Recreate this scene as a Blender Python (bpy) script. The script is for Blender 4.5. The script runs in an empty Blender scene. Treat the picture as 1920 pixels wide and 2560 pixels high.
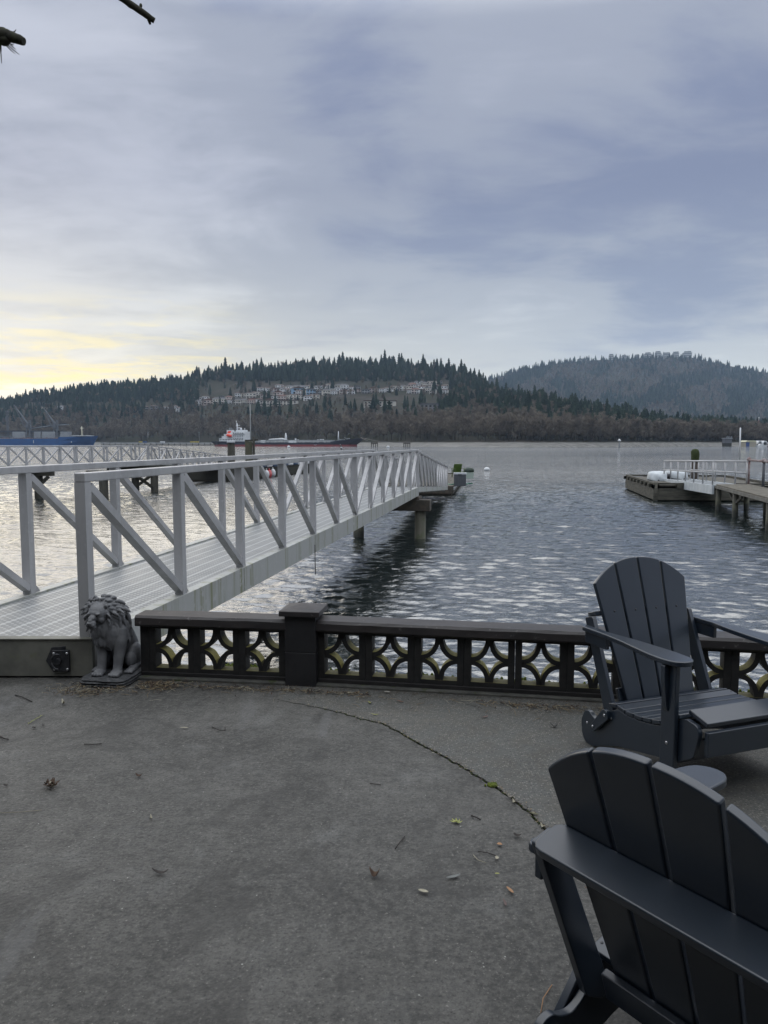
import bpy, math, random
import numpy as np
from mathutils import Vector, Matrix, noise as mnoise
R = math.radians
S = bpy.context.scene
C = S.collection
random.seed(7); rng = np.random.default_rng(7)

# ------------------------------------------------------------------ camera
CAMZ, F, PITCH = 1.57, 1923.0, R(5.17)
cd = bpy.data.cameras.new('camera'); cam = bpy.data.objects.new('camera', cd); C.objects.link(cam)
cam.location = (0, 0, CAMZ); cam.rotation_euler = (math.pi/2 - PITCH, 0, 0)
cd.sensor_fit = 'VERTICAL'; cd.sensor_height = 36; cd.lens = 36*F/2560; cd.clip_start = 0.05; cd.clip_end = 20000
S.camera = cam
S.render.resolution_x, S.render.resolution_y = 768, 1024
S.view_settings.view_transform = 'Standard'; S.view_settings.look = 'None'
S.view_settings.exposure = 0.25; S.view_settings.gamma = 1; S.view_settings.use_curve_mapping = False
S.cycles.max_bounces = 6; S.cycles.volume_bounces = 1; S.cycles.transparent_max_bounces = 8
S.cycles.caustics_reflective = False; S.cycles.caustics_refractive = False
S.cycles.sample_clamp_indirect = 6

def ray(px, py):
    u, v = (px-960)/F, (1280-py)/F
    return Vector((u, math.cos(PITCH)+v*math.sin(PITCH), -math.sin(PITCH)+v*math.cos(PITCH)))
def GP(px, py, z=0.0):
    d = ray(px, py); t = (z-CAMZ)/d.z
    return Vector((0, 0, CAMZ)) + d*t
def AT(px, py, Y):
    d = ray(px, py); return Vector((0, 0, CAMZ)) + d*(Y/d.y)
WZ = CAMZ - 2.8     # water level

# ------------------------------------------------------------------ node helpers
class NT:
    def __init__(s, tree): s.t = tree; s.n = tree.nodes; s.l = tree.links
    def new(s, ty, ins=None, **kw):
        n = s.n.new(ty)
        for k, v in kw.items(): setattr(n, k, v)
        for k, v in (ins or {}).items(): s.put(n.inputs[k], v)
        return n
    def put(s, sock, v):
        if isinstance(v, bpy.types.NodeSocket): s.l.new(v, sock)
        elif isinstance(v, bpy.types.Node): s.l.new(v.outputs[0], sock)
        else:
            if isinstance(v, (tuple, list)) and len(v) == 3 and sock.type == 'RGBA': v = (*v, 1)
            sock.default_value = v
    def m(s, op, a, b=0.0, c=0.0, clamp=False):
        n = s.n.new('ShaderNodeMath'); n.operation = op; n.use_clamp = clamp
        for i, v in enumerate((a, b, c)): s.put(n.inputs[i], v)
        return n.outputs[0]
    def vm(s, op, a, b=(0, 0, 0)):
        n = s.n.new('ShaderNodeVectorMath'); n.operation = op
        s.put(n.inputs[0], a); s.put(n.inputs[1], b)
        return n.outputs['Value'] if op in ('DOT_PRODUCT', 'LENGTH', 'DISTANCE') else n.outputs[0]
    def mix(s, f, a, b, blend='MIX'):
        n = s.n.new('ShaderNodeMix'); n.data_type = 'RGBA'; n.blend_type = blend
        s.put(n.inputs[0], f); s.put(n.inputs[6], a); s.put(n.inputs[7], b)
        return n.outputs[2]
    def noise(s, vec, scale, detail=3, rough=.55, dist=0.0):
        n = s.new('ShaderNodeTexNoise', {'Scale': scale, 'Detail': detail, 'Roughness': rough, 'Distortion': dist})
        if vec is not None: s.put(n.inputs['Vector'], vec)
        return n.outputs[0]
    def ss(s, x, a, b, lo=0.0, hi=1.0):
        n = s.new('ShaderNodeMapRange', interpolation_type='SMOOTHSTEP')
        for k, v in zip((0, 1, 2, 3, 4), (x, a, b, lo, hi)): s.put(n.inputs[k], v)
        return n.outputs[0]
    def scale(s, vec, sc): return s.vm('MULTIPLY', vec, sc)
    def coord(s, which='Object'): return s.new('ShaderNodeTexCoord').outputs[which]

def srgb(r, g, b): return tuple(((c/255)/12.92 if c/255 <= .04045 else ((c/255+.055)/1.055)**2.4) for c in (r, g, b))

MATS = {}
def mat(name, col=(.5, .5, .5), rough=.6, metal=0.0, col2=None, nscale=8, nstretch=(1, 1, 1), bump=0.0, bscale=None,
        col3=None, n3=40, thr=(.35, .65), thr3=(.55, .7), spec=.5, fn=None, coord='Object', bdist=.01):
    if name in MATS: return MATS[name]
    m = bpy.data.materials.new(name); m.use_nodes = True
    N = NT(m.node_tree); N.n.clear()
    out = N.new('ShaderNodeOutputMaterial'); p = N.new('ShaderNodeBsdfPrincipled')
    N.l.new(p.outputs[0], out.inputs[0])
    p.inputs['Roughness'].default_value = rough; p.inputs['Metallic'].default_value = metal
    p.inputs['Specular IOR Level'].default_value = spec
    c = N.coord(coord); v = N.scale(c, nstretch)
    base = col
    if col2 is not None:
        nz = N.noise(v, nscale, 5, .6); base = N.mix(N.ss(nz, *thr), col, col2)
    if col3 is not None:
        nz3 = N.noise(c, n3, 3, .6); base = N.mix(N.ss(nz3, *thr3), base, col3)
    N.put(p.inputs['Base Color'], base)
    if bump:
        b = N.new('ShaderNodeBump', {'Strength': bump, 'Distance': bdist, 'Height': N.noise(v, bscale or nscale*4, 5, .6)})
        N.put(p.inputs['Normal'], b)
    if fn: fn(N, p, c)
    MATS[name] = m
    return m

# ------------------------------------------------------------------ world: overcast evening sky, sun low in the far left
w = bpy.data.worlds.new('World'); S.world = w; w.use_nodes = True
N = NT(w.node_tree); N.n.clear()
wo = N.new('ShaderNodeOutputWorld'); bg = N.new('ShaderNodeBackground', {'Strength': 0.1}); N.l.new(bg.outputs[0], wo.inputs[0])
sky = N.new('ShaderNodeTexSky', sky_type='NISHITA', sun_disc=False, sun_elevation=R(8), sun_rotation=R(-26))
d = N.coord('Generated')
sep = N.new('ShaderNodeSeparateXYZ', {0: d}); dx, dy, dz = sep.outputs
zc = N.m('MAXIMUM', dz, 0.0)
den = N.m('ADD', zc, .16)
uv = N.new('ShaderNodeCombineXYZ', {0: N.m('DIVIDE', dx, den), 1: N.m('DIVIDE', dy, den), 2: 0.0}).outputs[0]
warp = N.new('ShaderNodeTexNoise', {'Vector': uv, 'Scale': .8, 'Detail': 2})
uvw = N.vm('ADD', uv, N.vm('MULTIPLY', N.vm('SUBTRACT', warp.outputs['Color'], (.5, .5, .5)), (.7, .7, 0)))
n1 = N.noise(N.scale(uvw, (.8, .95, 1)), .95, 5, .5)
n2 = N.noise(N.vm('ADD', N.scale(uvw, (.9, 1.2, 1)), (7.3, 2.1, 0)), 2.6, 6, .58)
n3 = N.noise(N.vm('ADD', N.scale(uvw, (.7, 1.2, 1)), (3.3, 9.1, 0)), 7.0, 5, .6)
def lobe(px, py, wid):   # a soft patch of thicker or thinner cloud in one direction of the sky
    v = ray(px, py).normalized()
    return N.ss(N.vm('DOT_PRODUCT', d, tuple(v)), math.cos(R(wid)), 1.0)
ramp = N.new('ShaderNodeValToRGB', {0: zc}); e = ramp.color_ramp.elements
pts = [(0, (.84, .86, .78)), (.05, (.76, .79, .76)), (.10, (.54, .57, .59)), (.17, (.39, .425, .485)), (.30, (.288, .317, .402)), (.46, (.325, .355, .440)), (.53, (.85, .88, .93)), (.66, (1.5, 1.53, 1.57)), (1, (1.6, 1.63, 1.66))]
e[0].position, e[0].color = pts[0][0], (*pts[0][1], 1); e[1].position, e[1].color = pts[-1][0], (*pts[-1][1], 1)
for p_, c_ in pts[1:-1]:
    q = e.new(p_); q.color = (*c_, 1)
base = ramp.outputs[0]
t = N.m('ADD', N.m('MULTIPLY', N.m('SUBTRACT', n1, .5), 2.1), N.m('MULTIPLY', N.m('SUBTRACT', n2, .5), 1.25))
t = N.m('ADD', t, N.m('MULTIPLY', N.m('SUBTRACT', n3, .5), .42))
t = N.m('ADD', t, N.m('MULTIPLY', lobe(120, 420, 20), .55))
t = N.m('ADD', t, N.m('MULTIPLY', lobe(1320, 60, 12), .18))
t = N.m('SUBTRACT', t, N.m('MULTIPLY', lobe(1080, 330, 13), .30))
t = N.m('SUBTRACT', t, N.m('MULTIPLY', lobe(1800, 400, 16), .32))
t = N.m('SUBTRACT', t, N.m('MULTIPLY', lobe(700, 120, 12), .2))
t = N.m('SUBTRACT', t, N.m('MULTIPLY', lobe(1900, 640, 14), .1))
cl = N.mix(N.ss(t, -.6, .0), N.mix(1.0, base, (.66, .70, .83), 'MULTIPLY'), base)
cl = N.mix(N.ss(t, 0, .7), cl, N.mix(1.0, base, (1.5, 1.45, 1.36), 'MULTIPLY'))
# sunset glow breaking through near the horizon on the left
low = N.ss(dz, .19, .04); gl = N.m('MULTIPLY', lobe(20, 965, 19), low); gl2 = N.m('MULTIPLY', lobe(-350, 1000, 50), N.ss(dz, .26, .0))
streak = N.ss(N.noise(N.vm('MULTIPLY', d, (9, 9, 62)), 1.0, 6, .62, .4), .44, .66)
cl = N.mix(N.m('MULTIPLY', gl2, .5), cl, (.78, .72, .54))
cl = N.mix(N.m('MULTIPLY', N.m('MULTIPLY', N.m('POWER', gl, .7), streak), 1.15, clamp=True), cl, (1.0, .86, .42))
st2 = N.m('MULTIPLY', N.m('MULTIPLY', N.ss(N.noise(N.vm('MULTIPLY', d, (7, 7, 70)), 1.3, 5, .6, .5), .5, .72), N.ss(dz, .16, .03)), lobe(560, 930, 18))
cl = N.mix(N.m('MULTIPLY', st2, .8), cl, (.86, .82, .70))
# thicker cloud over the land behind
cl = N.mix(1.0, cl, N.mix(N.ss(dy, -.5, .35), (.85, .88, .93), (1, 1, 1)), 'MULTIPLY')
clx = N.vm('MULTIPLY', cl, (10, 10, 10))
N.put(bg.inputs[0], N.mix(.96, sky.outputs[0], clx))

sd = bpy.data.lights.new('sun', 'SUN'); sun = bpy.data.objects.new('sun', sd); C.objects.link(sun)
sd.energy = .5; sd.specular_factor = .6; sd.angle = R(40); sd.color = (1, .9, .74)
sv = Vector((math.sin(R(-26))*math.cos(R(8)), math.cos(R(-26))*math.cos(R(8)), math.sin(R(8))))
sun.rotation_euler = (-sv).to_track_quat('-Z', 'Y').to_euler()

# ------------------------------------------------------------------ object helpers
def tag(o, label=None, cat=None, group=None, kind=None):
    if label: o['label'] = label
    if cat: o['category'] = cat
    if group: o['group'] = group
    if kind: o['kind'] = kind
    return o
def empty(name, loc=(0, 0, 0), rz=0.0, label=None, cat=None, group=None):
    o = bpy.data.objects.new(name, None); C.objects.link(o); o.empty_display_size = .1
    o.location = loc; o.rotation_euler = (0, 0, rz)
    return tag(o, label, cat, group)
def kids(o): return [c for c in bpy.data.objects if c.parent == o]
def copy_tree(o, parent=None, ch=None):
    ch = ch if ch is not None else kids
    c = o.copy(); C.objects.link(c); c.parent = parent
    for k in ch(o): copy_tree(k, c, ch)
    return c

class MB:
    def __init__(s): s.v = []; s.f = []; s.mi = []; s.sm = []
    def add(s, vs, fs, mi=0, smooth=False, M=None):
        b = len(s.v)
        for p in vs:
            p = Vector(p)
            s.v.append(tuple(M @ p) if M is not None else tuple(p))
        for f in fs: s.f.append(tuple(b+i for i in f)); s.mi.append(mi); s.sm.append(smooth)
        return s
    def box(s, x0, x1, y0, y1, z0, z1, mi=0, M=None):
        vs = [(x, y, z) for z in (z0, z1) for y in (y0, y1) for x in (x0, x1)]
        return s.add(vs, [(0, 2, 3, 1), (4, 5, 7, 6), (0, 1, 5, 4), (2, 6, 7, 3), (0, 4, 6, 2), (1, 3, 7, 5)], mi, False, M)
    def bar(s, a, b, w, h, mi=0, up=(0, 0, 1)):   # square bar from a to b
        a, b = Vector(a), Vector(b); d = (b-a).normalized(); up = Vector(up)
        if abs(d.dot(up)) > .999: up = Vector((0, 1, 0))
        x = d.cross(up).normalized(); z = x.cross(d)
        vs = []
        for p in (a, b):
            for sx, sz in ((-1, -1), (1, -1), (1, 1), (-1, 1)): vs.append(p+x*sx*w/2+z*sz*h/2)
        return s.add(vs, [(0, 1, 2, 3), (7, 6, 5, 4), (0, 4, 5, 1), (1, 5, 6, 2), (2, 6, 7, 3), (3, 7, 4, 0)], mi)
    def tube(s, pts, rad, n=10, mi=0, smooth=True, cap=True):
        pts = [Vector(p) for p in pts]; rad = rad if isinstance(rad, (list, tuple)) else [rad]*len(pts)
        d0 = (pts[1]-pts[0]).normalized(); ref = Vector((0, 0, 1)) if abs(d0.z) < .9 else Vector((0, 1, 0))
        vs = []
        for i, p in enumerate(pts):
            d_ = (pts[min(i+1, len(pts)-1)]-pts[max(i-1, 0)]).normalized()
            x = d_.cross(ref).normalized(); y = x.cross(d_)
            for k in range(n):
                a = 2*math.pi*k/n; vs.append(p+(x*math.cos(a)+y*math.sin(a))*rad[i])
        fs = [(i*n+k, i*n+(k+1) % n, (i+1)*n+(k+1) % n, (i+1)*n+k) for i in range(len(pts)-1) for k in range(n)]
        fs = [tuple(reversed(f)) for f in fs]
        b = len(s.v); s.add(vs, fs, mi, smooth)
        if cap:
            s.add([], [], mi)
            s.f.append(tuple(b+k for k in range(n))); s.mi.append(mi); s.sm.append(False)
            s.f.append(tuple(b+(len(pts)-1)*n+k for k in reversed(range(n)))); s.mi.append(mi); s.sm.append(False)
        return s
    def ell(s, c, r, nu=14, nv=9, mi=0, M=None, smooth=True):
        r = (r, r, r) if isinstance(r, (int, float)) else r
        vs = [(c[0], c[1], c[2]-r[2])]
        for j in range(1, nv):
            ph = math.pi*j/nv
            for i in range(nu):
                th = 2*math.pi*i/nu
                vs.append((c[0]+r[0]*math.sin(ph)*math.cos(th), c[1]+r[1]*math.sin(ph)*math.sin(th), c[2]-r[2]*math.cos(ph)))
        vs.append((c[0], c[1], c[2]+r[2])); L = len(vs)-1
        fs = [(0, 1+(i+1) % nu, 1+i) for i in range(nu)]
        for j in range(nv-2):
            for i in range(nu):
                a, b = 1+j*nu+i, 1+j*nu+(i+1) % nu; fs.append((a, b, b+nu, a+nu))
        fs += [(L, L-nu+i, L-nu+(i+1) % nu) for i in range(nu)]
        return s.add(vs, fs, mi, smooth, M)
    def prism(s, poly, t0, t1, M=None, mi=0, axis='z'):   # poly in the plane across axis, extruded t0..t1
        n = len(poly)
        def P(a, b, t): return {'z': (a, b, t), 'x': (t, a, b), 'y': (a, t, b)}[axis]
        vs = [P(a, b, t0) for a, b in poly]+[P(a, b, t1) for a, b in poly]
        ar = sum(poly[i][0]*poly[(i+1) % n][1]-poly[(i+1) % n][0]*poly[i][1] for i in range(n))
        flip = (ar < 0) ^ (axis == 'y')
        fs = [tuple(reversed(range(n))), tuple(range(n, 2*n))]+[(i, (i+1) % n, n+(i+1) % n, n+i) for i in range(n)]
        if flip: fs = [tuple(reversed(f)) for f in fs]
        return s.add(vs, fs, mi, False, M)
    def build(s, name, mats, parent=None, bevel=0.0, seg=2, smooth=None):
        me = bpy.data.meshes.new(name); me.from_pydata(s.v, [], s.f)
        for m in (mats if isinstance(mats, (list, tuple)) else [mats]): me.materials.append(m)
        me.polygons.foreach_set('material_index', s.mi)
        me.polygons.foreach_set('use_smooth', s.sm if smooth is None else [smooth]*len(s.f))
        me.update()
        o = bpy.data.objects.new(name, me); C.objects.link(o); o.parent = parent
        if bevel:
            b = o.modifiers.new('bevel', 'BEVEL'); b.width = bevel; b.segments = seg; b.limit_method = 'ANGLE'; b.angle_limit = R(35)
            b.harden_normals = True
            me.polygons.foreach_set('use_smooth', [True]*len(s.f))
            me.set_sharp_from_angle(angle=R(35)) if hasattr(me, 'set_sharp_from_angle') else None
        return o
def np_mesh(name, V, Fq, mats, smooth=True, mi=None):
    me = bpy.data.meshes.new(name); V = np.asarray(V, dtype=np.float32); Fq = np.asarray(Fq, dtype=np.int32); k = Fq.shape[1]
    me.vertices.add(len(V)); me.vertices.foreach_set('co', V.ravel())
    me.loops.add(Fq.size); me.loops.foreach_set('vertex_index', Fq.ravel())
    me.polygons.add(len(Fq)); me.polygons.foreach_set('loop_start', np.arange(len(Fq), dtype=np.int32)*k)
    me.polygons.foreach_set('loop_total', np.full(len(Fq), k, dtype=np.int32))
    me.polygons.foreach_set('use_smooth', np.full(len(Fq), smooth))
    for m in (mats if isinstance(mats, (list, tuple)) else [mats]): me.materials.append(m)
    if mi is not None: me.polygons.foreach_set('material_index', np.asarray(mi, dtype=np.int32))
    me.update(calc_edges=True); me.validate()
    return me
def link(name, me, parent=None):
    o = bpy.data.objects.new(name, me); C.objects.link(o); o.parent = parent; return o

# ------------------------------------------------------------------ materials
ALU = mat('aluminium', (.44, .44, .45), .48, .3, col2=(.36, .36, .37), nscale=5, nstretch=(1, 1, .3), col3=(.45, .45, .46), n3=22, bump=.05)
ALU_B = mat('weathered_aluminium', (.39, .40, .39), .5, .2, col2=(.20, .21, .12), nscale=2.2, nstretch=(3.5, 3.5, .2), thr=(.48, .72), col3=(.42, .42, .42), n3=14)
ALU_END = mat('aluminium_end_plate', (.20, .20, .175), .55, .2, col2=(.13, .13, .115), nscale=4, col3=(.17, .175, .13), n3=12)
DARKSTEEL = mat('dark_steel', (.035, .038, .045), .45, .5, col2=(.06, .06, .065), nscale=30)
BOLT = mat('bolt_steel', (.55, .55, .57), .3, .9)
def deckfn(N, p, c):
    s_ = N.new('ShaderNodeSeparateXYZ', {0: c}); x, y, z = s_.outputs
    fx = N.m('SUBTRACT', N.m('FRACT', N.m('DIVIDE', x, .042)), .5)
    fy = N.m('SUBTRACT', N.m('FRACT', N.m('DIVIDE', N.m('ADD', y, N.m('MULTIPLY', N.m('FLOOR', N.m('DIVIDE', x, .042)), .03)), .06)), .5)
    r2 = N.m('ADD', N.m('MULTIPLY', fx, fx), N.m('MULTIPLY', N.m('MULTIPLY', fy, fy), 2.0))
    dot = N.ss(r2, .09, .05)
    pl = N.m('FRACT', N.m('DIVIDE', x, .168)); ridge = N.ss(N.m('ABSOLUTE', N.m('SUBTRACT', pl, .5)), .44, .47)
    gr = N.m('FRACT', N.m('DIVIDE', x, .014))
    nz = N.noise(c, 3, 5, .6)
    b = N.mix(N.ss(nz, .35, .65), (.225, .235, .24), (.28, .285, .285))
    b = N.mix(N.m('MULTIPLY', N.ss(gr, .35, .5), .35), b, (.13, .14, .14))
    b = N.mix(N.m('MULTIPLY', dot, .75), b, (.50, .51, .51)); b = N.mix(ridge, b, (.52, .53, .53))
    N.put(p.inputs['Base Color'], b)
    h = N.m('ADD', N.m('MULTIPLY', dot, .4), ridge)
    N.put(p.inputs['Normal'], N.new('ShaderNodeBump', {'Strength': .5, 'Distance': .003, 'Height': h}))
DECK = mat('punched_deck', rough=.5, metal=.2, fn=deckfn)
BLACKPAINT = mat('flaking_dark_paint', (.010, .0095, .010), .62, col2=(.020, .018, .018), nscale=9, col3=(.012, .012, .013), n3=45, bump=.5, bscale=60, bdist=.004)
COPING = mat('weathered_coping_paint', (.036, .031, .031), .5, col2=(.020, .018, .019), nscale=5, nstretch=(.5, 1, 1), col3=(.10, .092, .09), n3=30, thr3=(.62, .75), bump=.4, bscale=50, bdist=.003)
def blockfn(N, p, c):
    g = N.new('ShaderNodeNewGeometry'); nz = N.new('ShaderNodeSeparateXYZ', {0: g.outputs['Normal']}).outputs[2]
    z = N.new('ShaderNodeSeparateXYZ', {0: c}).outputs[2]
    paint = N.mix(N.ss(N.noise(c, 14, 4), .4, .62), (.007, .007, .0075), (.016, .0152, .015))
    m_ = N.m('MULTIPLY', N.m('MULTIPLY', N.ss(nz, .12, .5), N.ss(z, .28, .20)), N.ss(z, .02, .06, .35, 1.0))
    m_ = N.m('MULTIPLY', m_, N.ss(N.noise(c, 26, 4, .65), .26, .42))
    g2 = N.mix(N.noise(c, 60, 3), (.17, .16, .04), (.36, .32, .09))
    N.put(p.inputs['Base Color'], N.mix(m_, paint, g2))
    N.put(p.inputs['Normal'], N.new('ShaderNodeBump', {'Strength': .5, 'Distance': .004, 'Height': N.noise(c, 90, 4, .7)}))
BLOCK = mat('mossy_painted_block', rough=.7, fn=blockfn)
CHAIR = mat('charcoal_poly_board', (.013, .021, .034), .30, col2=(.017, .026, .040), nscale=3, col3=(.030, .037, .047), n3=5, thr3=(.56, .85), bump=.06, bscale=420, bdist=.001, spec=.9)
def concfn(agg):
    def fn(N, p, c):
        big = N.noise(c, .9, 4, .6, .3); mid = N.noise(c, 7, 5, .7); fine = N.noise(c, 75, 5, .8)
        vo = N.new('ShaderNodeTexVoronoi', {'Vector': c, 'Scale': 95 if agg else 70}); vd, vc = vo.outputs['Distance'], vo.outputs['Color']
        vs = N.new('ShaderNodeSeparateColor', {0: vc}).outputs[0]
        if agg:
            b = N.mix(N.ss(big, .35, .65), (.070, .068, .060), (.105, .101, .090))
            b = N.mix(N.ss(mid, .38, .62), b, (.085, .087, .082))
            st = N.m('MULTIPLY', N.ss(vd, .5, .25), N.ss(vs, .55, .75)); b = N.mix(N.m('MULTIPLY', st, .55), b, (.26, .25, .225))
            st = N.m('MULTIPLY', N.ss(vd, .5, .25), N.ss(vs, .35, .2)); b = N.mix(st, b, (.04, .042, .045))
            rg = .62; bs = .8
        else:
            b = N.mix(N.ss(big, .38, .60), (.040, .0395, .0365), (.088, .086, .080))
            b = N.mix(N.m('MULTIPLY', N.ss(N.noise(c, 2.3, 5, .7, .5), .52, .7), .75), b, (.125, .126, .122))
            b = N.mix(N.m('MULTIPLY', N.ss(mid, .40, .60), .6), b, (.032, .032, .029)); m2 = N.noise(c, 28, 4, .75); b = N.mix(N.m('MULTIPLY', N.ss(m2, .42, .62), .42), b, (.140, .136, .125)); b = N.mix(N.m('MULTIPLY', N.ss(m2, .50, .36), .38), b, (.020, .020, .019))
            b = N.mix(N.ss(fine, .56, .70), b, (.24, .23, .21)); b = N.mix(N.ss(fine, .48, .36), b, (.024, .024, .022))
            st = N.m('MULTIPLY', N.ss(vd, .24, .12), N.ss(vs, .985, .995)); b = N.mix(st, b, (.38, .38, .35)); sk = N.m('MULTIPLY', N.ss(vd, .3, .15), N.ss(vs, .06, .03)); b = N.mix(N.m('MULTIPLY', sk, .8), b, (.015, .015, .014))
            b = N.mix(N.m('MULTIPLY', N.ss(N.noise(c, 1.6, 6, .7, 1.2), .53, .60), .45), b, (.030, .029, .027)); b = N.mix(N.m('MULTIPLY', N.ss(N.noise(N.scale(c, (1, .35, 1)), 2.1, 5, .65, .8), .58, .68), .4), b, (.135, .135, .135))
            rg = .6; bs = .9
        N.put(p.inputs['Base Color'], b); p.inputs['Roughness'].default_value = rg
        N.put(p.inputs['Normal'], N.new('ShaderNodeBump', {'Strength': bs, 'Distance': .004, 'Height': N.m('ADD', fine, N.m('MULTIPLY', vd, -.8))}))
    return fn
CONC = mat('worn_damp_concrete', fn=concfn(False), spec=.45)
AGG = mat('exposed_aggregate_concrete', fn=concfn(True), spec=.35)
SOIL = mat('dark_soil', (.012, .012, .010), .9, col2=(.03, .028, .018), nscale=30)
CURB = mat('mossy_concrete_kerb', (.045, .046, .042), .8, col2=(.075, .075, .066), nscale=12, col3=(.04, .05, .018), n3=9, thr3=(.56, .68), bump=.6, bscale=70)
WOOD = mat('weathered_grey_timber', (.115, .105, .088), .8, col2=(.065, .060, .050), nscale=6, nstretch=(1, .25, 1), col3=(.10, .105, .06), n3=5, bump=.4, bscale=30)
def pilefn(N, p, c):
    z = N.new('ShaderNodeSeparateXYZ', {0: N.new('ShaderNodeNewGeometry').outputs['Position']}).outputs[2]
    n = N.noise(N.scale(c, (6, 6, .8)), 3, 5, .6)
    b = N.mix(N.ss(n, .35, .65), (.10, .095, .078), (.055, .052, .042))
    lim = N.m('ADD', N.m('SUBTRACT', z, WZ), N.m('MULTIPLY', N.noise(c, 4, 3), .5))
    b = N.mix(N.ss(lim, 1.0, .55), b, (.085, .085, .058)); b = N.mix(N.ss(lim, .6, .35), b, (.018, .02, .016))
    N.put(p.inputs['Base Color'], b)
    N.put(p.inputs['Normal'], N.new('ShaderNodeBump', {'Strength': .5, 'Distance': .02, 'Height': n}))
PILE = mat('tide_stained_pile', rough=.8, fn=pilefn)
DPILE = mat('dark_creosote_pile', (.022, .022, .018), .85, col2=(.04, .038, .028), nscale=5, nstretch=(5, 5, .6), bump=.5)
CONCP = mat('concrete_pile', (.12, .115, .088), .8, col2=(.075, .075, .055), nscale=3, nstretch=(4, 4, .5), col3=(.06, .075, .03), n3=4, fn=None)
CAPW = mat('pile_cap_timber', (.085, .070, .055), .8, col2=(.05, .045, .038), nscale=5, bump=.3)
MOSS = mat('moss', (.018, .028, .008), .95, col2=(.04, .055, .012), nscale=30, bump=.9, bscale=80, bdist=.02)
BRIGHTMOSS = mat('bright_moss', (.12, .15, .018), .95, col2=(.06, .08, .014), nscale=40)
WHITE = mat('white_paint', (.70, .71, .72), .5, col2=(.58, .6, .62), nscale=.6)
TARP = mat('white_tarpaulin', (.62, .66, .68), .5, col2=(.5, .54, .57), nscale=3, bump=.4, bscale=6, bdist=.05)
GREYPL = mat('grey_plastic', (.085, .092, .105), .55, col2=(.07, .078, .09), nscale=8)
LIDPL = mat('pale_lid_plastic', (.42, .44, .47), .5)
GREENPL = mat('green_plastic', (.075, .13, .02), .5, col2=(.06, .105, .018), nscale=6)
NAVY = mat('navy_hull_paint', (.012, .014, .028), .45, col2=(.02, .022, .035), nscale=.3)
REDHULL = mat('red_boot_top', (.26, .045, .045), .6, col2=(.19, .04, .04), nscale=.4)
BLUEHULL = mat('blue_hull_paint', (.010, .075, .24), .45, col2=(.014, .062, .19), nscale=.15)
SHIPGREY = mat('ship_deck_grey', (.25, .27, .28), .6, col2=(.16, .17, .18), nscale=.5)
HATCH = mat('hatch_grey', (.30, .315, .33), .6, col2=(.24, .25, .27), nscale=.2)
ORANGE = mat('lifeboat_orange', (.75, .07, .03), .5)
DARKWIN = mat('dark_window_glass', (.012, .014, .018), .15)
RUST = mat('rusty_red_rail', (.16, .085, .08), .7, col2=(.28, .25, .25), nscale=5)
REDBUOY = mat('red_buoy', (.50, .05, .06), .5, col2=(.6, .16, .16), nscale=4)
BARK = mat('grey_bark', (.055, .052, .038), .9, col2=(.03, .030, .022), nscale=14, nstretch=(1, 1, .4), col3=(.07, .08, .04), n3=9, bump=.7, bscale=40, bdist=.008)

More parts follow.
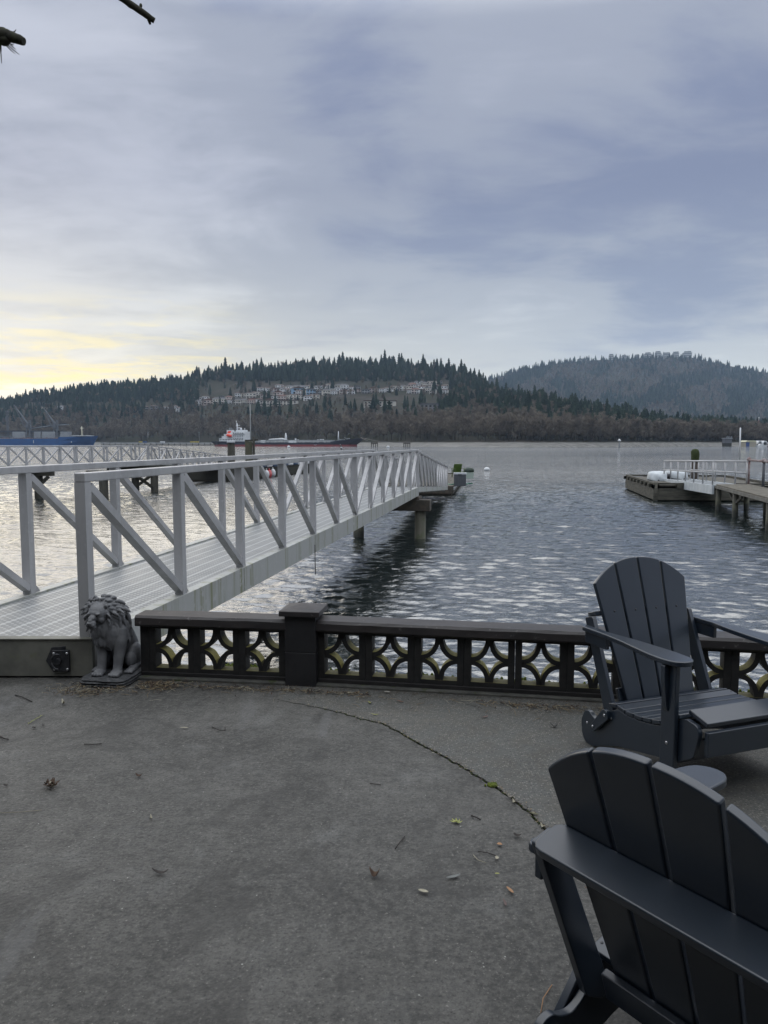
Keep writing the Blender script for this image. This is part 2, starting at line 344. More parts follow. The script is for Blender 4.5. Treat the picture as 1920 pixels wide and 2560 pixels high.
# ------------------------------------------------------------------ water: one sheet to the horizon
def build_water():
    ys = [3.2]
    while ys[-1] < 150: ys.append(ys[-1]+max(.028, 0.0030*ys[-1]))
    while ys[-1] < 9000: ys.append(ys[-1]*1.05)
    ys = np.array([-60, -20] + ys)
    us = np.arange(-.56, .5601, .0033); us = np.concatenate([[-6, -2.5, -1.4, -.9, -.72, -.63], us, [.63, .72, .9, 1.4, 2.5, 6]])
    Yg, Ug = np.meshgrid(ys, us, indexing='ij')
    X = Ug*np.maximum(Yg, 8.0); Y = Yg.copy()
    sp = 0.0030*np.maximum(Yg, 8); Z = np.zeros_like(X)
    th0 = R(82)
    gust = .78+.30*np.sin(X*.11+Y*.05+1)*np.sin(Y*.13-X*.04)+.14*np.sin(X*.31-Y*.22)
    for k in range(130):
        lam = .13*(1.15/.13)**(rng.random()**1.0); th = (th0 if k % 3 else th0-.6)+rng.normal(0, .46)
        kx, ky = 2*np.pi/lam*np.cos(th), 2*np.pi/lam*np.sin(th)
        slope = .028*(.3 if lam > .55 else 1.0)
        a = slope*lam/(2*np.pi)
        wgt = np.clip((lam/sp-2.2)/2, 0, 1)
        ph = kx*X+ky*Y+rng.random()*6.28
        Z += a*wgt*(np.sin(ph)+.25*np.cos(2*ph))
    Z *= gust; Z[(Yg > 160)] = 0; Z[(np.abs(Ug) > .6)] = 0; Z[:2] = 0
    V = np.stack([X, Y, Z+WZ], -1).reshape(-1, 3)
    ny, nx = X.shape; i = np.arange(ny-1)[:, None]*nx+np.arange(nx-1)[None]
    Fq = np.stack([i, i+1, i+nx+1, i+nx], -1).reshape(-1, 4)
    def fn(N, p, c):
        pos = N.new('ShaderNodeNewGeometry').outputs['Position']
        sx = N.new('ShaderNodeSeparateXYZ', {0: pos}); y = sx.outputs[1]
        f1 = N.noise(N.scale(pos, (1, 1.7, 1)), 7.5, 3, .6); f2 = N.noise(N.scale(pos, (.55, 1.5, 1)), 1.5, 4, .62)
        f3 = N.noise(N.scale(pos, (.05, .5, 1)), .25, 4, .6)
        far = N.ss(y, 12, 70)
        patch = N.ss(N.noise(N.scale(pos, (.012, .05, 1)), 1.0, 3, .6), .35, .65, .55, 1.25)
        h = N.m('ADD', N.m('MULTIPLY', f1, .012), N.m('MULTIPLY', N.m('MULTIPLY', f2, far), .42))
        h = N.m('MULTIPLY', h, patch)
        N.put(p.inputs['Normal'], N.new('ShaderNodeBump', {'Strength': 1.0, 'Distance': 1.0, 'Height': h}))
        p.inputs['IOR'].default_value = 3.6
        N.put(p.inputs['Roughness'], N.ss(y, 20, 160, .02, .05))
    m = mat('sea_water', (.012, .018, .018), .05, fn=fn)
    tag(link('water', np_mesh('water', V, Fq, m)), kind='structure')
build_water()

# ------------------------------------------------------------------ patio
wallL0, wallP, wallR1 = Vector((-1.61, 5.06)), Vector((-.52, 4.93)), Vector((3.9, 4.15))
def seg_poly(pts): return [(p[0], p[1]) for p in pts]
crack_px = [(690, 1749), (760, 1762), (840, 1779), (900, 1797), (958, 1809), (1000, 1832), (1041, 1856), (1092, 1881), (1153, 1917), (1215, 1953), (1280, 1996), (1327, 2036), (1366, 2076), (1440, 2160), (1520, 2290), (1590, 2450), (1660, 2700)]
ck = [GP(*p).xy for p in crack_px]
ckj = []
for i in range(len(ck)-1):
    for q in range(6):
        p = ck[i].lerp(ck[i+1], q/6); ckj.append(Vector((p.x+rng.normal(0, .004), p.y+rng.normal(0, .004))))
ckj.append(ck[-1])
edgeY = lambda x: (5.20 if x < -1.7 else 5.06-(x+1.61)*.119 if x < -.52 else 4.93-(x+.52)*.1765)
g_ = lambda i: .0007+.0042*min(1, i/26); A = Vector((-.67, 4.79)); ckj = [A] + ckj
# worn main slab (left) and the rougher aggregate slab (right) with a real joint between them
left = [(-14, -9), (-14, 5.16), (-1.75, 5.16), (-1.65, 5.10), (-.68, 4.95)] + [(p.x-g_(i), p.y-g_(i)) for i, p in enumerate(ckj[1:])] + [(.9, -9)]
right = [(6.5, -9), (6.5, 3.75), (3.9, 4.20)] + [(-.678, 4.95)] + [(p.x+g_(i), p.y+g_(i)) for i, p in enumerate(ckj[1:])] + [(1.0, -9)]
tag(MB().prism(left, -.25, 0).build('patio', CONC), kind='structure')
tag(MB().prism(right, -.25, .002).build('patio_extension', AGG), kind='structure')
tag(MB().box(-14, 12, -9, 4.0, -.3, -.012).build('ground', SOIL), kind='structure')
kp = [(-1.66, 5.06), (-1.64, 4.985), (-.58, 4.862), (3.9, 4.075), (6.5, 3.62), (6.5, 3.95), (3.9, 4.42), (-.5, 5.16), (-1.70, 5.30)]
kb = MB(); nn = 60
tag(MB().prism(kp, -.3, .018).build('kerb', CURB, bevel=.008), kind='structure')
sw = MB().prism([(-14, 5.0), (-1.6, 5.0), (-.5, 4.88), (3.9, 4.1), (6.5, 3.7), (14, 3.7), (14, 3.2), (-14, 3.2)], WZ-2, -.014)
tag(sw.build('seawall', CURB), kind='structure')
tag(MB().prism([(-14, 5.16), (-1.72, 5.16), (-1.70, 5.30), (-.5, 5.17), (3.9, 4.43), (6.5, 3.98), (6.5, 3.7), (-14, 4.7)], WZ-2, -.02).build('seawall_face', CURB), kind='structure')

# ------------------------------------------------------------------ breeze block wall
def breeze_wall():
    root = empty('breeze_block_wall', (-.52, 4.9, 0), 0, 'low dark painted breeze block wall with mossy circle pattern along patio edge', 'wall')
    O = Vector((-.52, 4.9))
    BW, BH, Z0, D = .315, .315, .045, .095
    def block(cx, cy, ang, wdt=BW, mesh=None):
        o = bpy.data.objects.new('breeze_block', mesh) ; C.objects.link(o); o.parent = root
        o.location = (cx-O.x, cy-O.y, Z0); o.rotation_euler = (0, 0, ang); return o
    def blockmesh(wv, seedv):
        mb = MB(); col = .042; h = BH; t = .029; rr = random.Random(seedv)
        mb.box(-wv/2, -wv/2+col, -D/2, D/2, 0, h); mb.box(wv/2-col, wv/2, -D/2, D/2, 0, h)
        mb.box(-wv/2+col, wv/2-col, -D/2+.002, D/2-.002, 0, .028); mb.box(-wv/2+col, wv/2-col, -D/2+.002, D/2-.002, h-.022, h)
        x0, x1, z0, z1 = -wv/2+col, wv/2-col, .028, h-.022
        rx, rz = (x1-x0)/2+.004, (z1-z0)/2+.004
        for cx, cz, sx, sz in ((x0, z0, 1, 1), (x1, z0, -1, 1), (x0, z1, 1, -1), (x1, z1, -1, -1)):
            outer, inner = [], []
            for k in range(11):
                a = math.pi/2*k/10; j = 1+rr.uniform(-.012, .012)
                outer.append((cx+sx*rx*math.cos(a)*j, cz+sz*rz*math.sin(a)*j)); inner.append((cx+sx*(rx-t)*math.cos(a), cz+sz*(rz-t)*math.sin(a)))
            dd = D/2-.006
            for k in range(10):
                q = [outer[k], outer[k+1], inner[k+1], inner[k]]
                vs = [(a, -dd, b) for a, b in q]+[(a, dd, b) for a, b in q]
                fs = [(0, 1, 2, 3), (7, 6, 5, 4), (0, 4, 5, 1), (2, 6, 7, 3)]
                if sx*sz < 0: fs = [tuple(reversed(f)) for f in fs]
                mb.add(vs, fs)
        me = mb.build('breeze_block', BLOCK); m_ = me.data; bpy.data.objects.remove(me); return m_
    meshes = [blockmesh(BW-.002, i) for i in range(3)]
    # left run: end post then three blocks up to the pillar
    a, b = wallL0+Vector((.02, .02)), Vector((-.64, 4.955)); d_ = (b-a).normalized(); ang = math.atan2(d_.y, d_.x); Ln = (b-a).length
    ext = (Ln-.03)/3
    MB().box(-.03, .03, -D/2-.001, D/2+.001, Z0-.02, Z0+BH-.001, M=Matrix.Translation((a.x-O.x, a.y-O.y, 0)) @ Matrix.Rotation(ang, 4, 'Z')).build('end_post', BLOCK, root)
    for i in range(3):
        c = a+d_*(.032+ext*(i+.5)); block(c.x, c.y, ang, mesh=blockmesh(ext-.001, 20+i))
    cap = MB(); n = Vector((-d_.y, d_.x))
    def footing(p, q):
        dd = (q-p).normalized(); nn_ = Vector((-dd.y, dd.x))*.052; MB().prism([(v_.x-O.x, v_.y-O.y) for v_ in (p-nn_, q-nn_, q+nn_, p+nn_)], -.02, Z0-.001).build('footing', BLACKPAINT, root, bevel=.004)
    def coping(p, q, name, top, bot):
        dd = (q-p).normalized(); nn_ = Vector((-dd.y, dd.x)); mb = MB(); k = max(2, int((q-p).length/.12)); prof = [(-.088, bot), (-.096, bot+.012), (-.094, top-.016), (-.080, top), (.075, top+.002), (.092, top-.02), (.09, bot)]
        vs = []
        for i in range(k+1):
            c = p.lerp(q, i/k)
            for off, z in prof:
                jx = rng.normal(0, .0012); vs.append((c.x+nn_.x*(off+jx)-O.x, c.y+nn_.y*(off+jx)-O.y, z+rng.normal(0, .0012)))
        m_ = len(prof); fs = [(i*m_+j, (i+1)*m_+j, (i+1)*m_+(j+1) % m_, i*m_+(j+1) % m_) for i in range(k) for j in range(m_)]
        fs += [tuple(range(m_)), tuple(reversed([k*m_+j for j in range(m_)]))]
        return mb.add(vs, fs).build(name, COPING, root)
    footing(a-d_*.03, b+d_*.02); footing(Vector((-.42, 4.93)), wallR1)
    coping(a-d_*.045, b+d_*.02, 'coping', Z0+BH+.072, Z0+BH+.001)
    # right run
    a2, b2 = Vector((-.425, 4.935)), wallR1; d2 = (b2-a2).normalized(); ang2 = math.atan2(d2.y, d2.x)
    k = 0
    while .005+BW*(k+1) < (b2-a2).length:
        c = a2+d2*(.005+BW*(k+.5)); block(c.x, c.y, ang2, mesh=meshes[k % 3]); k += 1
    coping(a2-d2*.02, b2, 'coping', Z0+BH+.070, Z0+BH)
    # pillar with a low pyramid cap
    P = Vector((-.525, 4.945)); M = Matrix.Translation((P.x-O.x, P.y-O.y, 0)) @ Matrix.Rotation(R(-8), 4, 'Z')
    pb = MB(); pb.box(-.102, .102, -.102, .102, .0, .222, M=M); pb.box(-.102, .102, -.102, .102, .225, .46, M=M); pb.box(-.097, .097, -.097, .097, .21, .24, M=M)
    pil = pb.build('pillar', mat('painted_pillar', (.016, .016, .018), .6, col2=(.010, .010, .012), nscale=7, bump=.4, bscale=60, bdist=.004), root, bevel=.004)
    cb = MB(); s = .132; z = .462
    vs = [(-s, -s, z), (s, -s, z), (s, s, z), (-s, s, z), (-s, -s, z+.034), (s, -s, z+.034), (s, s, z+.034), (-s, s, z+.034), (0, 0, z+.068)]
    cb.add(vs, [(3, 2, 1, 0), (0, 1, 5, 4), (1, 2, 6, 5), (2, 3, 7, 6), (3, 0, 4, 7), (4, 5, 8), (5, 6, 8), (6, 7, 8), (7, 4, 8)], M=M)
    cb.build('pillar_cap', COPING, pil, bevel=.004)
breeze_wall()

# ------------------------------------------------------------------ truss gangways
def gangway(root, xs, L, n, h, zf, post=.076, rail=(.078, .062), beam=(.10, .255), warren=False, mid=None, deckpoly=None, deckmat=None, beammat=None, mt=None, endskew=0.0):
    """root local frame: y along the walk, x across. zf(y) = deck height."""
    mt = mt or ALU; beammat = beammat or ALU_B
    for si, x in enumerate(xs):
        off = 0 if si == 0 else endskew
        ysn = [off+(L-off)*i/n for i in range(n+1)]
        for i, y in enumerate(ysn):
            z = zf(y); MB().bar((x, y, z-.0), (x, y, z+h-rail[1]), post, post, up=(0, 1, 0)).build('post', mt, root)
        for i in range(n):
            a, b = ysn[i], ysn[i+1]; za, zb = zf(a), zf(b)
            top2bot = (i % 2 == 0) if warren else (i < n/2)
            p, q = ((x, a+post*.55, za+h-rail[1]-.03), (x, b-post*.5, zb+.07)) if top2bot else ((x, a+post*.5, za+.07), (x, b-post*.55, zb+h-rail[1]-.03))
            MB().bar(p, q, post*.72, post*.95, up=(1, 0, 0)).build('brace', mt, root)
        za, zb = zf(off), zf(L)
        rb = MB().bar((x, off-post*.5, za+h-rail[1]/2), (x, L+post*.5, zb+h-rail[1]/2), rail[0], rail[1])
        rb.build('handrail', mt, root, bevel=.008)
        if post > .07 and not warren:
            for i, y in enumerate(ysn):
                z = zf(y); gs = 1 if i < n/2 else -1
                MB().prism([(y+gs*post*.5, z+.02), (y+gs*(post*.5+.10), z+.02), (y+gs*post*.5, z+.12)], x-.008, x+.008, axis='x').build('gusset', mt, root)
        bm = MB(); m_ = max(2, n//2)
        for i in range(n//2 or 1):
            ya, yb = off+(L-off)*2*i/n-(.05 if i == 0 else -.0015), off+(L-off)*2*(i+1)/n+(.05 if i == n//2-1 else -.0015)
            bm.bar((x, ya, zf(ya)-beam[1]/2+.018), (x, yb, zf(yb)-beam[1]/2+.018), beam[0], beam[1])
        for y in ysn[2::2]:
            bm.bar((x, y-.045, zf(y)-beam[1]/2+.018), (x, y+.045, zf(y)-beam[1]/2+.018), beam[0]+.008, beam[1]-.012)
        bm.build('side_beam', beammat, root)
    dk = MB(); x0, x1 = min(xs)+beam[0]/2+.002, max(xs)-beam[0]/2-.002
    if deckpoly: dk.prism(deckpoly, -.04, 0)
    else:
        vs = [(x0, 0, zf(0)), (x1, 0, zf(0)), (x1, L, zf(L)), (x0, L, zf(L))]; vs += [(a, b, c-.05) for a, b, c in vs]
        dk.add(vs, [(0, 1, 2, 3), (7, 6, 5, 4), (0, 4, 5, 1), (1, 5, 6, 2), (2, 6, 7, 3), (3, 7, 4, 0)])
    dk.build('deck', deckmat or DECK, root)
    for i in range(1, n):
        y = L*i/n; MB().bar((x0, y, zf(y)-.12), (x1, y, zf(y)-.12), .06, .12).build('cross_beam', beammat, root)

GA = math.atan2(2.96, 17.4)
g1 = empty('gangway', (-2.0, 5.1, .25), -GA, 'long level aluminium truss gangway running out over the water from the patio', 'gangway')
gangway(g1, (0, -1.30), 17.68, 12, 1.12, lambda y: 0.0, deckpoly=[(-.052, -.01), (-.052, 17.68), (-1.248, 17.68), (-1.248, -.22)], endskew=-.22)
eb = MB(); M0 = Matrix.Rotation(GA, 4, 'Z')
eb.box(-1.55, .055, -.075, -.03, -.235, .012, M=M0)
eb.box(-1.55, .055, -.085, -.01, .0125, .020, M=M0)
eb.build('end_plate', ALU_END, g1)
# hinge bracket bolted on the end plate
hb = MB(); hb.box(-.205, -.092, -.10, -.076, -.20, -.055, M=M0)
hb.prism([(-.255, -.13), (-.215, -.04), (-.12, -.03), (-.12, -.15), (-.205, -.21)], -.083, -.0755, M=M0, axis='y')
hgo = hb.build('hinge_plate', DARKSTEEL, g1, bevel=.003)
hd = MB(); cpt = Vector((-.160, -.115, -.125))
hd.tube([cpt+Vector((math.cos(a)*.038*1.0, -.012+.0*a, math.sin(a)*.050)) for a in [R(v) for v in range(60, 290, 20)]], .007, 8)
hd.tube([(-.16, -.10, -.125), (-.16, -.128, -.125)], .020, 12)
hd_o = hd.build('handle', DARKSTEEL, hgo); hd_o.rotation_euler = (0, 0, GA)
for bx, bz in ((-.192, -.075), (-.105, -.075), (-.105, -.182), (-.192, -.182)):
    o = MB().ell((bx, -.102, bz), (.0085, .006, .0085), 10, 6).build('bolt', BOLT, hgo); o.rotation_euler = (0, 0, GA)

# pile bent under the outer end
gdir = Vector((math.sin(GA), math.cos(GA), 0)); gper = Vector((math.cos(GA), -math.sin(GA), 0))
jn = Vector((-2.0, 5.1, 0))+gdir*17.55
pb = empty('pile_bent', (jn.x, jn.y, WZ), -GA, 'two round piles and a timber cap carrying the outer end of gangway', 'pile')
MB().box(-1.95, .42, -.22, .22, .82-.0, 1.14+WZ-WZ).build('cap_beam', CAPW, pb, bevel=.01)
for x in (.12, -1.72):
    MB().tube([(x, 0, -3), (x, 0, .82)], .16, 18).build('pile', CONCP if x > 0 else PILE, pb)
wbk = MB().box(-1.5, .10, -.2, .5, 1.141, 1.22); wbk.build('bearing_plate', CAPW, pb)

# ramp down to the float
ga2 = math.atan2(2.34, 17.5)
r0 = Vector((-2.0, 5.1, 0))+gdir*17.85
fz = CAMZ-2.36
g2 = empty('gangway', (r0.x, r0.y, .25), -ga2, 'aluminium truss ramp sloping down from the pile cap to the floating dock', 'gangway')
gangway(g2, (0, -1.30), 16.9, 12, 1.08, lambda y: -y*(.25-fz-.08)/16.9, warren=False, post=.065, beam=(.08, .16))
# float with chair, storage box, planter
fl = empty('floating_dock', (3.05, 49.5, WZ), -R(7.9), 'timber floating dock at the foot of the gangway ramp', 'dock')
def floatdock(root, x0, x1, y0, y1, top, sk=WOOD, planks=True, strip=None):
    mb = MB(); n = int((y1-y0)/.16)
    for i in range(n): mb.box(x0, x1, y0+.16*i, y0+.16*i+.148, top-.04, top)
    mb.build('deck_planks', sk, root)
    MB().box(x0+.04, x1-.04, y0+.03, y1-.05, -.35, top-.045).build('hull', CAPW, root)
    f = MB(); f.box(x0-.03, x1+.03, y0-.07, y0-.002, .1, top+.06); f.box(x0-.03, x1+.03, y1+.002, y1+.07, .1, top+.06)
    f.box(x0-.07, x0-.032, y0, y1, .1, top+.06); f.box(x1+.032, x1+.07, y0, y1, .1, top+.06)
    f.build('edge_board', strip or CAPW, root)
floatdock(fl, -1.9, 1.75, -8.7, 8.7, WZ and (fz-WZ))
o = MB().box(1.83, 1.88, -8.6, 8.6, .30, .42).build('rub_strip', LIDPL, fl)

def simple_adirondack():
    root = empty('deck_chair', AT(1144, 1192, 52.5), R(200), 'small green slatted deck chair on the floating dock', 'chair')
    bk = MB()
    for i in range(5):
        x = -.24+.12*i; bk.prism([(x-.055, 0), (x+.055, 0), (x+.055*1.15, .62), (x-.055*1.15, .62)], -.012, .012, M=Matrix.Translation((0, -.15, .3)) @ Matrix.Rotation(R(-22), 4, 'X') , axis='y')
    bk.build('backrest', GREENPL, root)
    MB().box(-.28, .28, -.18, .35, .32, .35).build('seat', GREENPL, root)
    for sx in (-1, 1):
        MB().box(sx*.36-.05, sx*.36+.05, -.25, .42, .56, .585).build('armrest', GREENPL, root)
        MB().box(sx*.33-.02, sx*.33+.02, .28, .36, 0, .56).build('leg', GREENPL, root)
        MB().bar((sx*.3, -.22, .0), (sx*.33, -.2, .56), .04, .05).build('leg', GREENPL, root)
simple_adirondack()
sb = empty('storage_box', (AT(1151, 1217, 41.5).x, 41.7, fz), -R(7.9), 'grey plastic deck storage box with pale lid at dock corner', 'storage box')
b_ = MB(); b_.box(-.32, .32, -.25, .25, .01, .62)
for i in range(5): b_.box(-.28+.125*i, -.28+.125*i+.07, -.262, -.2505, .06, .5)
b_.build('body', GREYPL, sb, bevel=.015)
MB().box(-.345, .345, -.27, .27, .625, .72).build('lid', LIDPL, sb, bevel=.02)
MB().box(-.1, .1, -.285, -.271, .60, .66).build('latch', GREYPL, sb)
pp = AT(1173, 1195, 50.5)
pt = empty('planter', (pp.x, pp.y, fz), 0, 'pale square planter with rounded dark green top near float edge', 'planter')
MB().prism([(-.24, 0), (.24, 0), (.28, .42), (-.28, .42)], -.26, .26, axis='y').build('pot', mat('pale_green_pot', (.36, .43, .38), .6), pt)
MB().ell((0, 0, .52), (.34, .32, .20), 16, 10).build('plant', mat('dark_cover', (.015, .03, .022), .7, col2=(.03, .05, .035), nscale=14, bump=.9, bscale=30, bdist=.03), pt)
hose = MB().tube([AT(1118+x*9, 1210+math.sin(x*1.7)*2, 43.0+math.cos(x*2)*.5) for x in range(8)], .035, 8)
tag(hose.build('hose', mat('teal_hose', (.04, .16, .11), .5)), 'teal green hose lying on the dock beside the storage box', 'hose')
def buoy(loc, r, m, label, group=None, name='mooring_buoy'):
    o = MB().ell((0, 0, 0), (r, r, r*.8), 16, 10).build(name, m); o.location = loc; tag(o, label, 'buoy', group); return o
b0 = GP(1217, 1177, WZ); buoy((b0.x, b0.y, WZ+.12), .30, WHITE, 'round white mooring buoy on open water beyond the float')
b0 = GP(1122, 1121, WZ); 
b1 = AT(970, 1116, 420); buoy((b1.x, b1.y, WZ+.3), .9, WHITE, 'white buoy on far water before the shore trestles')
b1 = AT(722, 1116.5, 430); buoy((b1.x, b1.y, WZ+.3), .9, WHITE, 'white buoy floating in front of the dark tanker hull')
rp = GP(740, 1420, WZ)
tag(MB().tube([AT(787, 1362, 10.35), AT(787.5, 1385, 10.35), AT(788, 1412, 10.34), AT(789, 1436, 10.3)], .006, 6).build('rope', DARKSTEEL), 'thin dark rope hanging from the gangway side into water', 'rope')

# ------------------------------------------------------------------ neighbouring gangway on the left
nd = Vector((3.7, 5.6, 0)).normalized(); nang = math.atan2(nd.x, nd.y)
nc = Vector((-13.3, 43.6, 0))
NZ = CAMZ-1.12
n_len = 24.0; n0 = nc-nd*n_len
g3 = empty('gangway', (n0.x, n0.y, NZ), -nang, 'neighbouring level aluminium truss gangway behind the near railings', 'gangway')
gangway(g3, (0, -1.5), n_len, 26, .96, lambda y: 0.0, warren=True, post=.08, rail=(.08, .07), beam=(.08, .12))
def bent(loc, ang, w_, label, xs=(-.9, .9), top=NZ-.2, brace='Y'):
    r = empty('pile_bent', (loc[0], loc[1], WZ), -ang, label, 'pile')
    MB().box(-w_/2, w_/2, -.2, .2, top-WZ-.34, top-WZ).build('cap_beam', DPILE, r)
    for x in xs: MB().tube([(x, 0, -3), (x, 0, top-WZ-.34)], .21, 14).build('pile', DPILE, r)
    if brace == 'X':
        for a, b in ((xs[0], xs[1]), (xs[1], xs[0])): MB().bar((a, -.18, .25), (b, -.18, top-WZ-.45), .1, .16).build('brace', DPILE, r)
    else:
        for s_ in (-1, 1): MB().bar((0, -.18, .55), (s_*w_*.42, -.18, top-WZ-.36), .1, .16).build('brace', DPILE, r)
    return r
b_ = AT(98, 1245, 38.3); bent((b_.x, 38.3), R(5), 1.5, 'single dark pile with spread braces under the neighbouring gangway', xs=(0,), brace='Y')
b_ = AT(363, 1229, 43.4); bent((b_.x, 43.4), R(4), 4.2, 'dark twin pile bent with crossed braces under neighbouring gangway end', xs=(-.55, .55), brace='X')
b_ = AT(232, 1250, 37); r_ = empty('pile_bent', (b_.x, 38.5, WZ), 0, 'lone short dark pile standing between the braced bents', 'pile'); MB().tube([(0, 0, -3), (0, 0, 1.1)], .22, 14).build('pile', DPILE, r_); MB().box(-.8, .8, -.2, .2, 1.1, 1.4).build('cap_beam', DPILE, r_)
# ramp from it down to the far float
rs = nc+nd*.2; re = Vector((AT(560, 1160, 56).x, 56.5, 0)); rd = re-rs; ra = math.atan2(rd.x, rd.y); rl = rd.length
FZ2 = WZ+.85
g4 = empty('gangway', (rs.x, rs.y, NZ), -ra, 'truss ramp descending from neighbouring gangway to its float', 'gangway')
gangway(g4, (0, -1.2), rl, 12, .96, lambda y: -y*(NZ-FZ2-.05)/rl, warren=True, post=.07, rail=(.08, .06), beam=(.08, .12))
f2 = empty('floating_dock', (-10.6, 63.6, WZ), -R(14.5), 'dark neighbouring float hung with red and white buoys', 'dock')
floatdock(f2, -1.7, 1.7, -8.6, 9.5, .85, CAPW, strip=DPILE)
for k, (px, py, Y) in enumerate([(666, 1186, 61), (673, 1185, 61.6), (682, 1183, 62.4), (719, 1177, 67), (727, 1176, 68), (735, 1174, 69), (742, 1172, 70)]):
    p = AT(px, py, Y); white = k in (0, 2)
    o = MB().ell((0, 0, 0), (.24, .24, .36), 12, 9); o.tube([(0, 0, .34), (0, 0, .46)], .05, 8)
    o = o.build('fender_buoy', WHITE if white else REDBUOY); o.location = p
    tag(o, ['outer white fender buoy of the nearer cluster on the dark float', 'red fender buoy between two white ones on the dark float', 'white fender buoy right of the red one on the dark float', 'leftmost red fender buoy of the farther cluster', 'second red fender buoy in the farther cluster of four', 'third red fender buoy in the farther cluster of four', 'rightmost red fender buoy at the far end of dark float'][k], 'buoy', 'white fender buoys on the neighbouring float' if white else 'red fender buoys on the neighbouring float')
lg = MB()
for k in range(12):
    p = Vector((1.78, -4+1.15*k, .95)); lg.tube([p, p+Vector((0, .8, 0))], .12, 8, mi=k % 2)
tag(lg.build('edge_roll', [WHITE, mat('blue_pad', (.05, .08, .14), .6)], f2))
for px, top, lab, Y, r in ((578, 1108, 'dark mooring pile with white cap beside neighbouring float', 60, .36), (622, 1103, 'mossy mooring pile with a cross pole at neighbouring float', 61, .36)):
    p = AT(px, 1130, Y); rt = empty('mooring_pile', (p.x, Y, WZ), 0, lab, 'pile'); h_ = AT(px, top, Y).z-WZ
    MB().tube([(0, 0, -3), (0, 0, h_)], r*.82, 14).build('pile', DPILE if px < 600 else mat('mossy_pile', (.03, .034, .02), .9, col2=(.055, .05, .03), nscale=4), rt)
    if px < 600: MB().tube([(0, 0, h_+.002), (0, 0, h_+.22)], [r*.95, r*.8], 14).build('cap', LIDPL, rt)
    else:
        MB().tube([(.4, 0, -1), (.4, 0, h_+.35)], .09, 8).build('side_pole', DPILE, rt)
        MB().bar((-.3, 0, h_+.05), (.75, 0, h_+.1), .1, .12).build('cross_arm', DPILE, rt)
p = AT(627, 1130, 63); tag(MB().tube([(p.x, 63, WZ+.9), (p.x, 63, AT(627, 1008, 63).z)], [.06, .03], 8).build('flagpole', SHIPGREY), 'tall thin pole rising in front of the tanker stern', 'pole')

# ------------------------------------------------------------------ right hand float, ramp and timber pier
RZ = CAMZ-2.02
fr = empty('floating_dock', (13.0, 36.8, WZ), 0, 'rough timber float carrying two white covered boats', 'dock')
tl = RZ-WZ
fp = [(0, 0), (1.65, 9.6), (7.2, 8.6), (5.6, -.6)]
def inset(poly, k, c=(3.6, 4.4)): return [(c[0]+(x-c[0])*k, c[1]+(y-c[1])*k) for x, y in poly]
MB().prism(inset(fp, .985), tl-.10, tl-.02).build('deck_planks', WOOD, fr)
MB().prism(inset(fp, .96), -.4, tl-.11).build('hull', DPILE, fr)
lw = mat('grey_float_logs', (.10, .095, .075), .85, col2=(.05, .048, .04), nscale=2, nstretch=(1, 1, 5), bump=.4)
eb = MB()
for a, b in zip(fp, fp[1:]+fp[:1]):
    eb.bar((a[0], a[1], .28), (b[0], b[1], .28), .16, .44); eb.bar((a[0], a[1], .56), (b[0], b[1], .56), .13, .10)
    eb.bar((a[0], a[1], tl+.05), (b[0], b[1], tl+.05), .14, .09)
    n = int(math.hypot(b[0]-a[0], b[1]-a[1])/1.1)
    for i in range(n+1):
        t_ = i/n; x, y = a[0]+(b[0]-a[0])*t_, a[1]+(b[1]-a[1])*t_; eb.box(x-.16, x+.16, y-.10, y+.10, .61, tl+.005)
eb.tube([(0, -.02, -.3), (0, -.02, tl+.12)], .11, 10)
eb.build('edge_log', lw, fr)
for i, (px, py, Y, w_, l_, lab) in enumerate([(1642, 1204, 41.5, .95, 1.5, 'white tarpaulin covered boat lying at front of right float'), (1687, 1199, 43.2, 1.0, 1.5, 'second white covered boat behind the right ramp railing')]):
    p = AT(px, py, Y); mb = MB(); nu, nv = 28, 10; vs = []
    for j in range(nv+1):
        t_ = j/nv; zz = [.0, .12, .28, .40, .50, .56, .60, .63, .65, .66, .665][j]; k_ = [1, 1.02, 1.0, .97, .92, .84, .72, .56, .38, .18, .01][j]
        for q in range(nu):
            a = 2*math.pi*q/nu; cx, sy = math.cos(a), math.sin(a)
            sup = (abs(cx)**3.2+abs(sy)**3.2)**(-1/3.2); rr = 1+.03*math.sin(5*a+j)+.02*math.sin(9*a)
            vs.append((cx*sup*w_/2*k_*rr, sy*sup*l_/2*k_*rr, zz*.72+.04*math.sin(a*2+1)*k_))
    fs = [(j*nu+q, j*nu+(q+1) % nu, (j+1)*nu+(q+1) % nu, (j+1)*nu+q) for j in range(nv) for q in range(nu)]
    mb.add(vs, fs, smooth=True); rt = empty('covered_boat', (p.x, Y, RZ), R(-12 if i == 0 else 20), lab, 'boat')
    mb.build('cover', TARP, rt); MB().prism([(math.cos(a)*w_*.5, math.sin(a)*l_*.5) for a in [i_*math.pi/10 for i_ in range(20)]], -.02, .05).build('hull', GREYPL, rt)
p = AT(1728, 1190, 42); 
tag(MB().ell((0, 0, .15), (.45, .3, .16), 12, 8).build('tarp_bundle', DARKSTEEL), 'dark folded bundle lying between the covered boats', 'bundle').location = (AT(1660, 1190, 43).x, 43, RZ)
